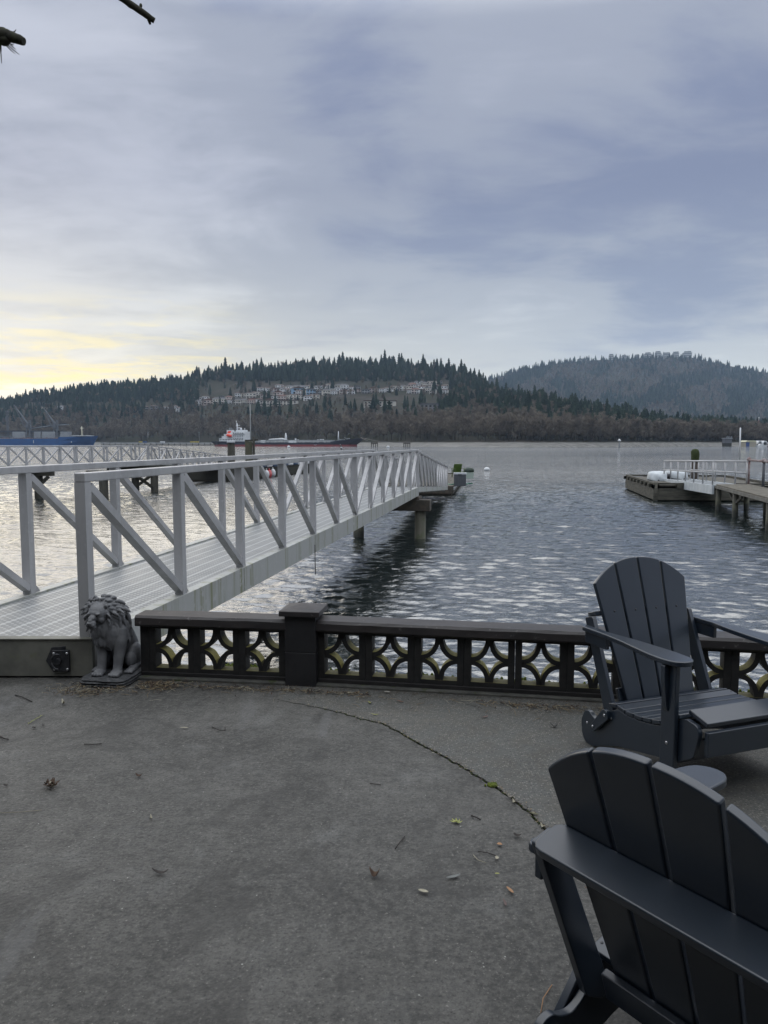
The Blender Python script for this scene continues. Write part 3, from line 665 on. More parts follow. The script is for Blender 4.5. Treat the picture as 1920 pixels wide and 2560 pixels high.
# mossy pile
p = AT(1737, 1150, 43); mp = empty('mooring_pile', (p.x, 43, WZ), 0, 'tall round pile with thick green moss cap at right float', 'pile')
topz = AT(1737, 1122, 43).z-WZ
MB().tube([(0, 0, -3), (0, 0, .5), (0, 0, topz-.75)], .185, 16).build('shaft', mat('brown_pile_wood', (.045, .032, .024), .85, col2=(.022, .017, .014), nscale=3, nstretch=(8, 8, .5), bump=.5), mp)
ms = MB().tube([(0, 0, topz-.75), (.01, 0, topz-.6), (.02, 0, topz-.35), (0, .02, topz-.15), (.01, 0, topz-.03), (0, 0, topz)], [.192, .21, .225, .22, .14, .03], 18)
ms.build('moss_cap', MOSS, mp)
# ramp
ra0 = Vector((13.75, 32.1)); ra1 = Vector((14.9, 41.0)); rd = ra1-ra0; ang = math.atan2(rd.x, rd.y); L = rd.length
PZ = CAMZ-1.74
rr_ = empty('ramp', (ra0.x, ra0.y, PZ), -ang, 'short light metal ramp with tube railings between right pier and float', 'ramp')
zf = lambda y: -.03-y*(PZ-RZ-.10)/L
for x in (0, 1.35):
    for k in range(7):
        y = .1+(L-.2)*k/6; MB().tube([(x, y, zf(y)-.05), (x, y, zf(y)+.98)], .035, 8).build('post', ALU, rr_)
    for hh in (.98, .50): MB().tube([(x, .05, zf(0)+hh), (x, L-.05, zf(L)+hh)], .035, 8).build('rail', ALU, rr_)
    MB().bar((x, 0, zf(0)-.20), (x, L, zf(L)-.16), .09, .38).build('side_beam', TARP, rr_)
dk = MB(); dk.bar((.675, 0, zf(0)-.04), (.675, L, zf(L)-.04), 1.25, .05); dk.build('deck', SHIPGREY, rr_)
# pier
pr = empty('timber_pier', (13.85, 31.9, WZ), 0, 'weathered timber pier on dark piles entering from the right', 'pier')
pz = PZ-WZ; e0, e1 = Vector((0, .15)), Vector((-1.9, -8.6)); wv = Vector((1.5, .35))
mb = MB(); dv = e1-e0; n = int(dv.length/.17)
for i in range(n):
    a, b = e0+dv*(i/n), e0+dv*((i+.9)/n); mb.prism([(a.x, a.y), (a.x+wv.x, a.y+wv.y), (b.x+wv.x, b.y+wv.y), (b.x, b.y)], pz-.045+.004*(i % 2), pz+.004*(i % 3))
mb.build('deck_planks', mat('pale_pier_planks', (.19, .175, .14), .8, col2=(.12, .11, .09), nscale=5), pr)
for off in (.0, 1.0):
    a = e0+wv*off; b = e1+wv*off
    MB().bar((a.x, a.y, pz-.105), (b.x, b.y, pz-.105), .09, .11).build('edge_beam', mat('pale_edge_beam', (.20, .195, .175), .8, col2=(.13, .125, .11), nscale=4), pr)
MB().bar((e0.x-.0, e0.y+.06, pz-.15), (e0.x+wv.x, e0.y+wv.y+.06, pz-.15), .12, .2).build('end_beam', DPILE, pr)
for i, t_ in enumerate((0.02, .36, .52, .88)):
    for sd_ in (0, 1):
        if (i == 2 and sd_ == 0) : continue
        q = e0+dv*t_+wv*(.06+.88*sd_); MB().tube([(q.x, q.y, -3), (q.x+.0, q.y, pz-.18)], .105, 12).build('pile', PILE, pr)
        if i in (1,) or (i == 0 and sd_ == 1):
            for s_ in (-1, 1): MB().bar((q.x, q.y, .5), (q.x+dv.normalized().x*s_*1.0, q.y+dv.normalized().y*s_*1.0, pz-.25), .07, .09).build('brace', DPILE, pr)
a, b = e0+wv, e1+wv
for t_ in (.0, .26, .52, .8):
    q = a+(b-a)*t_; MB().tube([(q.x, q.y, pz-.2), (q.x, q.y, pz+1.02)], .055, 10).build('railing_post', RUST if t_ == 0 else GREYPL, pr)
    MB().ell((q.x, q.y, pz+1.02), .10, 10, 7).build('rail_joint', RUST, pr)
MB().tube([(a.x, a.y, pz+1.0), (b.x, b.y, pz+1.0)], .045, 10).build('rail', RUST, pr)
ap = AT(1849, 1150, 33.0); tag(MB().tube([(ap.x, 33.0, PZ+1.0), (AT(1851, 1069, 33).x, 33.0, AT(1851, 1069, 33).z)], .03, 10).build('white_pole', WHITE), 'slim white pole standing on the corner of right pier railing', 'pole')

# ------------------------------------------------------------------ folding adirondack chairs
def sm_poly(pts, it=2):
    for _ in range(it):
        q = []
        for i in range(len(pts)):
            a, b = Vector(pts[i]), Vector(pts[(i+1) % len(pts)]); q += [a*.75+b*.25, a*.25+b*.75]
        pts = q
    return [(p[0], p[1]) for p in pts]
def arc_fillet(pts, r=.02):
    out = []
    n = len(pts)
    for i in range(n):
        p0, p1, p2 = Vector(pts[i-1]), Vector(pts[i]), Vector(pts[(i+1) % n]); a = (p0-p1); b = (p2-p1); rr = min(r, a.length*.45, b.length*.45)
        a = p1+a.normalized()*rr; b = p1+b.normalized()*rr
        for t_ in (0, .33, .67, 1): out.append(tuple(a*(1-t_)**2+p1*2*t_*(1-t_)+b*t_*t_))
    return out
def make_chair():
    root = empty('adirondack_chair')
    T = .024
    # side rails (board outlines in the y-z plane), tail hooks up at the rear
    rail = [(a*.97, b) for a, b in [(.0, .035), (.03, .0), (.10, .0), (.17, .030), (.30, .075), (.50, .115), (.74, .165), (.83, .215), (.86, .33), (.845, .365), (.775, .375), (.70, .335), (.60, .285), (.48, .262), (.36, .255), (.30, .265), (.24, .235), (.165, .165), (.13, .150), (.09, .160), (.06, .180), (.02, .170), (-.012, .11)]]
    for sx in (-1, 1):
        x = sx*.335; o = MB().prism(arc_fillet(rail, .022), x-T/2, x+T/2, axis='x').build('side_rail', CHAIR, root, bevel=.004, seg=2)
        for (y, z) in ((.045, .11), (.24, .20)): MB().ell((x+sx*(T/2+.001), y, z), (.004, .007, .007), 8, 6).build('bolt', BOLT, o)
        xl = sx*(.335+T+.002)
        lg = MB().box(xl-T/2, xl+T/2, .625, .715, 0, .596).build('leg', CHAIR, root, bevel=.005, seg=3)
        for (y, z) in ((.67, .24),): MB().ell((xl+sx*(T/2+.001), y, z), (.004, .008, .008), 8, 6).build('bolt', BOLT, lg)
        # bracket under the arm
        xb = xl+sx*(T/2+.001)
        MB().prism(arc_fillet([(xb, .595), (xb+sx*.026, .595), (xb+sx*.024, .52), (xb+sx*.010, .40), (xb, .38)], .008), .65, .674, axis='y').build('bracket', CHAIR, root, bevel=.003)
        # armrest: waisted board
        xa = sx
        arm = [(.324, .02), (.330, .0), (.362, .0), (.372, .02), (.370, .10), (.368, .20), (.376, .34), (.392, .46), (.406, .58), (.406, .66), (.388, .722), (.345, .746), (.300, .740), (.272, .70), (.268, .58), (.282, .43), (.295, .32), (.310, .24), (.322, .19), (.324, .07)]
        arm = [(xa*a, b) for a, b in arm]
        tilt = Matrix.Translation((0, .66, .598)) @ Matrix.Rotation(R(.3), 4, 'X') @ Matrix.Translation((0, -.66, 0))
        MB().prism(arc_fillet(arm, .03), 0, T, M=tilt).build('armrest', CHAIR, root, bevel=.006, seg=3)
        MB().box(sx*.340-.011, sx*.340+.011, .012, .19, -.062, -.001, M=tilt).build('arm_batten', CHAIR, root, bevel=.004)
        # rear support from arm to the side rail, with folding link
        xs_ = sx*(.335-T-.002)
        sp_ = MB().prism(arc_fillet([(-.035, .650), (.030, .668), (.235, .20), (.215, .165), (.150, .20)], .012), xs_-T/2, xs_+T/2, axis='x').build('rear_support', CHAIR, root, bevel=.005, seg=2)
        MB().ell((xs_+sx*(T/2+.001), .06, .545), (.004, .007, .007), 8, 6).build('bolt', BOLT, sp_)
        xk = sx*(.335+T+.002)
        lk = MB().prism(arc_fillet([(.100, .118), (.130, .093), (.250, .200), (.235, .240), (.205, .240)], .014), xk-T/2, xk+T/2, axis='x').build('folding_link', CHAIR, root, bevel=.004)
        for (y, z) in ((.222, .212), (.128, .122)): MB().ell((xk+sx*(T/2+.001), y, z), (.004, .008, .008), 8, 6).build('bolt', BOLT, lk)
    # curved seat of slats
    prof = [(.40, .258), (.478, .2635), (.556, .274), (.634, .300), (.712, .342)]
    ys_ = [(.245, .257)]+[(y-.0, z) for y, z in prof]
    def slat(y, z, w_, sl):
        M = Matrix.Translation((0, y, z+.008)) @ Matrix.Rotation(sl, 4, 'X')
        so = MB().box(-.351, .351, -w_/2, w_/2, -.006, .014, M=M).build('seat_slat', CHAIR, root, bevel=.004, seg=2)
        for sx in (-1, 1): MB().ell((sx*.335, 0, .0143), (.0045, .0045, .0012), 8, 5, M=M).build('screw', DARKSTEEL, so)
    zt = lambda y: np.interp(y, [.2, .28, .35, .465, .58, .68, .752, .83], [.245, .265, .257, .264, .287, .337, .378, .36])
    y = .225
    for k in range(8):
        w_ = .0575; yc = y+w_/2; sl = math.atan2(zt(yc+.025)-zt(yc-.025), .05); slat(yc, float(zt(yc)), w_, sl); y += w_+.006
    M = Matrix.Translation((0, .798, .384)) @ Matrix.Rotation(R(-13), 4, 'X'); MB().box(-.322, .322, -.058, .058, -.008, .014, M=M).build('seat_slat', CHAIR, root, bevel=.005, seg=2)
    ap_ = MB().box(-.322, .322, .838, .862, .235, .345).build('front_apron', CHAIR, root, bevel=.005)
    bd = MB().tube([(-.16, .862, .29), (-.16, .8655, .29)], .016, 16); bd.ell((0, 0, 0), .0001, 4, 3)
    bd.build('badge', mat('bronze_badge', (.09, .07, .055), .4, .6), ap_)
    MB().box(-.32, .32, .60, .624, .11, .20).build('stretcher', CHAIR, root, bevel=.004)
    MB().box(-.32, .32, .075, .099, .03, .13).build('stretcher', CHAIR, root, bevel=.004)
    # fan back of four boards with a common arched top
    lean = R(17.8); B0 = Vector((0, .190, .222)); HB = .768
    MBk = Matrix.Translation(B0) @ Matrix.Rotation(lean, 4, 'X')    # local z runs up the back, leaning rearwards
    wb, wt = .425, .592
    def edge(k, z): # x of seam k (0..4)
        t_ = z/HB; w_ = wb+(wt-wb)*t_; return -w_/2+w_*k/4
    topz_ = lambda x: HB-.131*(abs(x)/(wt/2))**2.3
    for k in range(4):
        g = .0045; pts = [(edge(k, 0)+g, 0), (edge(k+1, 0)-g, 0)]
        xl_, xr_ = edge(k, HB)+g, edge(k+1, HB)-g
        for i in range(9):
            x = xr_+(xl_-xr_)*i/8; pts.append((x*(1 if 0 < i < 8 else 1), topz_(x)))
        o = MB().prism(pts, -.012, .012, M=MBk, axis='y').build('back_slat', CHAIR, root, bevel=.006, seg=3)
        c_ = (edge(k, .49)+edge(k+1, .49))/2
        MB().ell((c_, .0125, .488), (.006, .003, .006), 8, 5, M=MBk).build('screw', DARKSTEEL, o)
    # cross board behind the back, lying over the rear ends of the arms
    M = Matrix.Translation((0, .055, .690)) @ Matrix.Rotation(R(26), 4, 'X')
    M = MBk @ Matrix.Translation((0, -.0125, .488))
    rp_ = arc_fillet([(-.292, 0), (-.292, -.098), (.292, -.098), (.292, 0)], .03); MB().prism(rp_, -.012, .012, M=M).build('back_rail', CHAIR, root, bevel=.005, seg=3)
    MB().box(-.24, .24, -.036, -.014, .02, .10, M=MBk).build('lower_back_rail', CHAIR, root, bevel=.004)
    return root
def place_chair(o, origin, f, label):
    ang = math.atan2(-f[0], f[1]); o.location = (origin[0], origin[1], .003); o.rotation_euler = (0, 0, ang)
    tag(o, label, 'chair', 'charcoal adirondack chairs on the patio')
ch1 = make_chair(); place_chair(ch1, (1.371, 4.064), (.3465, -.938), 'charcoal adirondack chair facing the camera, its back toward the water')
ch2 = copy_tree(ch1); place_chair(ch2, (.552, 1.460), (.8163, .5777), 'charcoal adirondack chair seen from behind, cut off by the picture corner')

# ------------------------------------------------------------------ far shore terrain
TX = [-700, -300, 0, 116, 208, 347, 463, 555, 648, 752, 856, 960, 1064, 1157, 1209, 1250, 1330, 1420, 1560, 1620, 1760, 1920, 2220, 2700]
TTOP = [1010, 1000, 985, 962, 950, 938, 926, 906, 898, 892, 886, 886, 893, 906, 932, 950, 954, 974, 1000, 1018, 1030, 1040, 1050, 1060]
TYR = [1500, 1450, 1400, 1400, 1400, 1400, 1400, 1400, 1400, 1400, 1400, 1400, 1350, 1250, 1100, 1000, 850, 820, 800, 800, 850, 900, 900, 900]
SX = [-700, 0, 250, 540, 930, 1100, 1300, 1540, 1750, 1920, 2700]
SY = [980, 950, 870, 720, 540, 470, 450, 480, 530, 560, 600]
def treepx(x): return 26*F/np.interp(x, TX, TYR)*.85
def ridgeY(x): return np.interp(x, TX, TYR)
def shoreY(x): return np.interp(x, SX, SY)
def ridgeE(x):
    r = 1106-np.interp(x, TX, TTOP)-treepx(x); return np.maximum(r, 12)
def hill_e(x, t):
    s = np.clip(t, 0, 1)**.85
    return ridgeE(x)*s
def hillpt(x, t):       # point on the near hill at column x, fraction t from the shore to the ridge
    Y = shoreY(x)+(ridgeY(x)-shoreY(x))*t
    z = CAMZ+hill_e(x, t)/F*Y
    if t < .03: z = min(z, 1.5)
    return Vector(((x-960)/F*Y, Y, float(z)))
def terrfn(N, p, c):
    pos = N.new('ShaderNodeNewGeometry').outputs['Position']; z = N.new('ShaderNodeSeparateXYZ', {0: pos}).outputs[2]
    b = N.mix(N.ss(N.noise(pos, .04, 5, .6), .35, .65), (.035, .032, .025), (.028, .030, .018))
    b = N.mix(N.ss(N.noise(pos, .012, 3, .6), .5, .7), b, (.05, .043, .035))
    gr = N.mix(N.ss(N.noise(N.scale(pos, (.06, 1, 1)), .9, 4, .7), .35, .65), (.26, .25, .235), (.12, .12, .11))
    b = N.mix(N.ss(N.m('ADD', z, N.m('MULTIPLY', N.noise(pos, .1, 3), .8)), 1.6, 2.4), gr, b)
    N.put(p.inputs['Base Color'], b)
TERR = mat('wooded_hill_ground', rough=.95, fn=terrfn, spec=.1)
def build_hill():
    xs = np.arange(-700, 2701, 20); ts = np.concatenate([[-.04, -.01, 0, .008, .016, .03], np.linspace(.05, 1, 40), [1.05, 1.15, 1.4]])
    V = []
    for t in ts:
        for x in xs:
            Ys, Yr = shoreY(x), ridgeY(x); Y = Ys+(Yr-Ys)*t
            if t < 0: z = WZ+t*40
            elif t <= .03: z = [WZ+.05, WZ+1.3, WZ+1.9, 2.2][[0, .008, .016, .03].index(t)] if t in (0, .008, .016, .03) else 2
            elif t <= 1: z = max(2.5, CAMZ+hill_e(x, t)/F*Y)
            else: z = CAMZ+ridgeE(x)/F*Yr*(1-(t-1)*1.6)
            V.append(((x-960)/F*Y, Y, z))
    nx = len(xs); ny = len(ts); i = np.arange(ny-1)[:, None]*nx+np.arange(nx-1)[None]
    Fq = np.stack([i, i+1, i+nx+1, i+nx], -1).reshape(-1, 4)
    tag(link('wooded_hill', np_mesh('wooded_hill', V, Fq, TERR)), kind='structure')
build_hill()
H2X = [500, 900, 1080, 1226, 1296, 1389, 1481, 1560, 1620, 1713, 1771, 1851, 1920, 2100, 2400, 2800]
H2T = [1060, 1040, 990, 951, 929, 911, 904, 901, 897, 896, 909, 926, 937, 960, 990, 1020]
def h2e(x): return 1106-np.interp(x, H2X, H2T)
def h2pt(x, t):
    Y = 1700+1500*t; return Vector(((x-960)/F*Y, Y, float(CAMZ+(6+(h2e(x)-6)*np.clip(t, 0, 1)**.9*(1+.0*t))/F*Y)))
def build_hill2():
    xs = np.arange(500, 2801, 20); ts = list(np.linspace(0, 1, 36))+[1.15, 1.5]; V = []
    for t in ts:
        for x in xs:
            p = h2pt(x, min(t, 1)) if t <= 1 else h2pt(x, 1)
            if t > 1: p = Vector((p.x*(1+(t-1)*.3), p.y*(1+(t-1)*.3), p.z*(1-(t-1)*1.1)))
            n_ = mnoise.noise(Vector((p.x*.004, p.y*.004, 0)))*18*math.sin(math.pi*min(t, 1)); V.append((p.x, p.y, p.z+n_))
    nx = len(xs); ny = len(ts); i = np.arange(ny-1)[:, None]*nx+np.arange(nx-1)[None]
    tag(link('mountain', np_mesh('mountain', V, np.stack([i, i+1, i+nx+1, i+nx], -1).reshape(-1, 4), TERR)), kind='structure')
build_hill2()

# ------------------------------------------------------------------ trees of the far shore
def leafmat(name, c1, c2, var=.5):
    def fn(N, p, c):
        r = N.new('ShaderNodeObjectInfo').outputs['Random']
        v = N.mix(r, c1, c2); f = N.noise(c, .35, 3, .6)
        N.put(p.inputs['Base Color'], N.mix(N.ss(f, .35, .7), v, N.mix(1.0, v, (1.5, 1.5, 1.4), 'MULTIPLY')))
    return mat(name, rough=.9, fn=fn, spec=.12)
CONIFER = leafmat('conifer_needles', (.013, .025, .020), (.042, .062, .046))
TWIG = leafmat('bare_twigs', (.095, .080, .068), (.18, .155, .130))
TRUNK = mat('tree_trunk_bark', (.06, .052, .045), .9)
def conifer_mesh(seed, Hh=26, wid=4.2, dens=1.0):
    r = random.Random(seed); V = []; Fc = []; mi = []
    def tri(a, b, c, m=0): k = len(V); V.extend([a, b, c]); Fc.append((k, k+1, k+2)); mi.append(m)
    z = Hh*r.uniform(.10, .18); lean = (r.uniform(-.3, .3), r.uniform(-.3, .3))
    while z < Hh*.985:
        f = 1-(z/Hh); rad = wid*(f**.62)*r.uniform(.72, 1.12)+.15
        if z < Hh*.3: rad *= .6+.4*z/(Hh*.3)
        nb = max(5, int((10+5*f)*dens)); a0 = r.random()*6.28
        for k in range(nb):
            a = a0+2*math.pi*k/nb+r.uniform(-.25, .25); L = rad*r.uniform(.6, 1.15)
            cx, cy = lean[0]*z/Hh*3, lean[1]*z/Hh*3
            ca, sa = math.cos(a), math.sin(a); drop = L*r.uniform(.10, .42); w_ = L*r.uniform(.22, .36)+.1
            p0 = (cx, cy, z+.6); tip = (cx+ca*L, cy+sa*L, z-drop)
            q1 = (cx+ca*L*.55-sa*w_, cy+sa*L*.55+ca*w_, z-drop*.9-.25); q2 = (cx+ca*L*.55+sa*w_, cy+sa*L*.55-ca*w_, z-drop*.9-.25)
            tri(p0, q1, tip); tri(p0, tip, q2)
            tri((cx+ca*L*.3, cy+sa*L*.3, z+.1), (cx+ca*L*.4, cy+sa*L*.4, z-1.1-drop), tip)
        z += Hh*.026*(1.0+.5*f)*r.uniform(.8, 1.25)
    tri((lean[0]*3-.12, lean[1]*3, Hh*.95), (lean[0]*3+.12, lean[1]*3, Hh*.95), (lean[0]*3, lean[1]*3, Hh+.5))
    for k in range(5):
        a, b = 2*math.pi*k/5, 2*math.pi*(k+1)/5
        tri((.35*math.cos(a), .35*math.sin(a), -3), (.35*math.cos(b), .35*math.sin(b), -3), (0, 0, Hh*.9), 1)
    return np_mesh('conifer', V, Fc, [CONIFER, TRUNK], False, mi)
def bare_mesh(seed, Hh=17, wid=5.0, ntw=900):
    r = random.Random(seed); V = []; Fc = []; mi = []
    def sl(a, b, w_, m=0):
        a = Vector(a); b = Vector(b); d = b-a; s_ = d.cross(Vector((r.uniform(-1, 1), r.uniform(-1, 1), r.uniform(-.3, .3)))).normalized()*w_/2
        k = len(V); V.extend([tuple(a-s_), tuple(a+s_), tuple(b)]); Fc.append((k, k+1, k+2)); mi.append(m)
    limbs = []
    for k in range(r.choice((1, 2, 3))):
        x0 = r.uniform(-.8, .8); top = Vector((x0*1.5, r.uniform(-1, 1), Hh*.8)); base_ = Vector((x0, 0, -2)); 
        for q in range(3):
            sl(base_, top, .55, 1)
        for q in range(16):
            t_ = r.uniform(.3, .95); p = base_.lerp(top, t_); a = r.random()*6.28; L = wid*r.uniform(.5, 1)*(1.15-t_)*1.2+1
            e_ = p+Vector((math.cos(a)*L*.75, math.sin(a)*L*.75, L*r.uniform(.6, 1.1))); e_.z = min(e_.z, Hh); sl(p, e_, .22, 1); limbs.append((p, e_))
    for q in range(ntw):
        p, e_ = r.choice(limbs); b = p.lerp(e_, r.uniform(.25, 1.05)); a = r.random()*6.28; L = r.uniform(1.0, 2.6)
        tip = b+Vector((math.cos(a)*L*.8, math.sin(a)*L*.8, L*r.uniform(.1, 1.0)))
        sl(b, tip, r.uniform(.10, .24))
    return np_mesh('bare_tree', V, Fc, [TWIG, TRUNK], False, mi)
CON = [conifer_mesh(100+i, Hh=24+3*(i % 3), wid=[6.2, 7.4, 8.6, 5.6][i % 4], dens=[1, .8, 1.2][i % 3]) for i in range(9)]
BARE = [bare_mesh(200+i, Hh=15+2*(i % 3), wid=[4.2, 5.2, 6][i % 3]) for i in range(7)]
def plant(name, me, p, s, label, cat, group):
    o = link(name, me); o.location = p-Vector((0, 0, .5)); o.scale = (s*random.uniform(.85, 1.1), s*random.uniform(.85, 1.1), s); o.rotation_euler = (0, 0, random.random()*6.28)
    return tag(o, label, cat, group)
# skyline conifers, each a thing of its own
def czone(x): return next(z_ for lim_, z_ in ((130, 'above the blue ship'), (260, 'above the bow of the blue ship'), (480, 'above the long jetty'), (600, 'over the left end of the house rows'), (720, 'above the tanker stern'), (860, 'above the middle of the house rows'), (1000, 'above the tanker bow'), (1110, 'at the right end of the hill crest'), (1230, 'where the hill crest drops to the right'), (1400, 'on the low near ridge before the mountain'), (9999, 'at the right foot of the near ridge')) if x < lim_)
ncon = 0
xs_ = list(np.linspace(-20, 1215, 165)+rng.normal(0, 9, 165))
for x in xs_:
    low = x < 480; s = random.uniform(.32, .74) if low else random.choice((random.uniform(.36, .62), random.uniform(.5, .92)))
    p = hillpt(x, random.uniform(.86, 1.0))
    if random.random() < (.4 if low else .18): plant('bare_tree', random.choice(BARE), p, s*1.15, f'leafless tree on the hill skyline {czone(x)}', 'tree', f'bare skyline trees {czone(x)}'); continue
    plant('conifer', random.choice(CON), p, s, f'{"taller" if s > .8 else "shorter"} dark skyline conifer {czone(x)}', 'tree', f'{"taller" if s > .8 else "shorter"} skyline conifers {czone(x)}'); ncon += 1
for x, s, lab in ((962, 1.38, 'tallest lone conifer rising above the middle of the hill crest'), (1056, 1.22, 'tall full conifer just right of the tallest crest tree'), (1090, 1.15, None), (1100, 1.0, None), (1150, 1.2, None), (1160, 1.1, None), (1183, 1.1, None), (1195, 1.15, None), (568, 1.25, 'tall slender conifer standing above the left shoulder of hill'), (608, 1.12, None), (645, 1.05, None), (850, 1.15, None), (858, 1.1, None), (812, 1.0, None), (760, 1.05, None), (1003, 1.1, None), (1120, 1.05, None), (527, 1.1, None)):
    p = hillpt(x, .97); s *= .86; plant('conifer', random.choice(CON), p, s, lab or f'dark conifer a head above its neighbours {czone(x)}', 'tree', None if lab else f'standout conifers {czone(x)}'); ncon += 1
for k in range(75):
    x = random.gauss(1080, 30) if k < 18 else random.gauss(1400, 75) if k < 55 else random.gauss(1210, 25); x = min(max(x, 1030), 1590); t = random.uniform(.45, 1.0)
    plant('conifer', random.choice(CON), hillpt(x, t), random.uniform(.55, .85), f'{"upper" if t > .72 else "lower"} dark slope conifer {czone(x)}', 'tree', f'{"upper" if t > .72 else "lower"} slope conifers {czone(x)}'); ncon += 1
for k in range(50):
    x = random.uniform(500, 1110); t = random.choice((random.uniform(.32, .5), random.uniform(.5, .85)))
    plant('conifer', random.choice(CON), hillpt(x, t), random.uniform(.35, .7), f'{"tree above" if t > .5 else "tree below"} the hillside house rows, dark conifer, {czone(x)}', 'tree', f'{"conifers above" if t > .5 else "conifers below"} the house rows {czone(x)}'); ncon += 1
nb = 0
for k in range(270):
    x = random.uniform(-20, 1930) if k < 150 else random.uniform(900, 1900); t = random.uniform(.035, .16)
    right_ = x > 1560; zone = next(z_ for lim_, z_ in ((260, 'behind the blue ship'), (540, 'above the long jetty'), (720, 'behind the tanker stern'), (905, 'behind the tanker bow'), (1060, 'above the two trestle platforms'), (1300, 'in the middle right of the shoreline'), (1530, 'left of the white topped beacon'), (1800, 'right of the white topped beacon'), (9999, 'above the boathouses')) if x < lim_); sz_ = random.random(); hgt = 'tall' if sz_ > .5 else 'low'
    plant('bare_tree', random.choice(BARE), hillpt(x, t), (.78+.22*sz_) if hgt == 'tall' else (.5+.4*sz_), f'{hgt} leafless grey brown shore tree {zone}', 'tree', f'{hgt} bare shore trees {zone}'); nb += 1
protos = bpy.data.collections.new('tree_sources')
def source(me, nm): o = bpy.data.objects.new(nm, me); protos.objects.link(o)
pc = bpy.data.collections.new('conifer_sources'); pbr = bpy.data.collections.new('bare_sources')
for i, me in enumerate(CON): pc.objects.link(bpy.data.objects.new('conifer_source', me))
for i, me in enumerate(BARE[:5]): pbr.objects.link(bpy.data.objects.new('bare_source', me))
def scatter(name, pts, scales, coll, label):
    me = bpy.data.meshes.new(name); me.from_pydata([tuple(p) for p in pts], [], []); at = me.attributes.new('sc', 'FLOAT', 'POINT'); at.data.foreach_set('value', [float(s) for s in scales])
    o = link(name, me); ng = bpy.data.node_groups.new(name, 'GeometryNodeTree')
    ng.interface.new_socket('Geometry', in_out='INPUT', socket_type='NodeSocketGeometry'); ng.interface.new_socket('Geometry', in_out='OUTPUT', socket_type='NodeSocketGeometry')
    G = NT(ng); gi = G.new('NodeGroupInput'); go = G.new('NodeGroupOutput')
    ci = G.new('GeometryNodeCollectionInfo', {'Collection': coll, 'Separate Children': True, 'Reset Children': True})
    iop = G.new('GeometryNodeInstanceOnPoints'); m2p = G.new('GeometryNodeMeshToPoints'); G.l.new(gi.outputs[0], m2p.inputs[0])
    G.l.new(m2p.outputs[0], iop.inputs['Points']); G.l.new(ci.outputs[0], iop.inputs['Instance']); iop.inputs['Pick Instance'].default_value = True
    rv = G.new('FunctionNodeRandomValue', data_type='FLOAT'); rv.inputs[2].default_value = 0; rv.inputs[3].default_value = 6.28
    cx = G.new('ShaderNodeCombineXYZ', {2: rv.outputs[1]}); G.l.new(cx.outputs[0], iop.inputs['Rotation'])
    na = G.new('GeometryNodeInputNamedAttribute', data_type='FLOAT'); na.inputs['Name'].default_value = 'sc'; G.l.new(na.outputs[0], iop.inputs['Scale'])
    G.l.new(iop.outputs[0], go.inputs[0])
    md = o.modifiers.new('scatter', 'NODES'); md.node_group = ng
    tag(o, label, 'forest', kind='stuff'); return o
def inhouse(x, e): return (500 < x < 1135 and 84 < e < 150) or (60 < x < 480 and 74 < e < 100)
P1, S1, P2, S2 = [], [], [], []
n_ = 0
while len(P1) < 6600:
    x = random.uniform(-680, 2150); t = random.random()**.8; e_ = float(hill_e(x, t))
    c = mnoise.noise(Vector((x*.012, t*5, 3)))
    if t < .14: keep = 0
    elif x > 1600 and t > .6: keep = .3
    elif t > .72: keep = .8 if x < 1020 else .3
    elif x < 500: keep = .5 if c > -.1 and t > .42 else .02
    elif x > 1020: keep = .7 if c > .12 and t > .3 else .05
    else: keep = .5 if (c > .1 and t > .6) else .03
    if inhouse(x, e_): keep *= .10 if x > 500 else .35
    if random.random() < keep: p = hillpt(x, t); P1.append((p.x, p.y, p.z-1)); S1.append(random.uniform(.34, .74) if not inhouse(x, e_) else random.uniform(.28, .45))
while len(P2) < 6000:
    x = random.uniform(-680, 2200); t = random.random()**1.5*.97+.03; e_ = float(hill_e(x, t)); ok = 1
    if inhouse(x, e_): ok = .12
    elif t > .7 and x < 1200: ok = .4
    sc = random.uniform(.55, 1.0)
    if 500 < x < 1135 and 50 < e_ < 90: sc *= .55
    if random.random() < ok: p = hillpt(x, t); P2.append((p.x, p.y, p.z-1)); S2.append(sc)
scatter('conifer_forest', P1, S1, pc, 'dense dark conifer forest covering the wooded hill')
scatter('bare_forest', P2, S2, pbr, 'leafless brown forest on the lower slopes across the water')
P3, S3, P4, S4 = [], [], [], []
while len(P3) < 5200:
    x = random.uniform(1000, 2300); t = random.random()**.75
    c = mnoise.noise(Vector((x*.010, t*4, 8)))
    if t > .93 or c > .05 or random.random() < .12 or t < .2: p = h2pt(x, t); P3.append((p.x, p.y, p.z-1)); S3.append(random.uniform(.55, 1.0))
while len(P4) < 5200:
    x = random.uniform(1000, 2300); t = random.random()**.75*.95
    c = mnoise.noise(Vector((x*.010, t*4, 8)))
    if c < .12: p = h2pt(x, t); P4.append((p.x, p.y, p.z-1)); S4.append(random.uniform(.8, 1.3))
scatter('mountain_conifers', P3, S3, pc, 'dark conifer forest on the hazy mountain at right')
scatter('mountain_woods', P4, S4, pbr, 'brown leafless woods on the slopes of the hazy mountain')

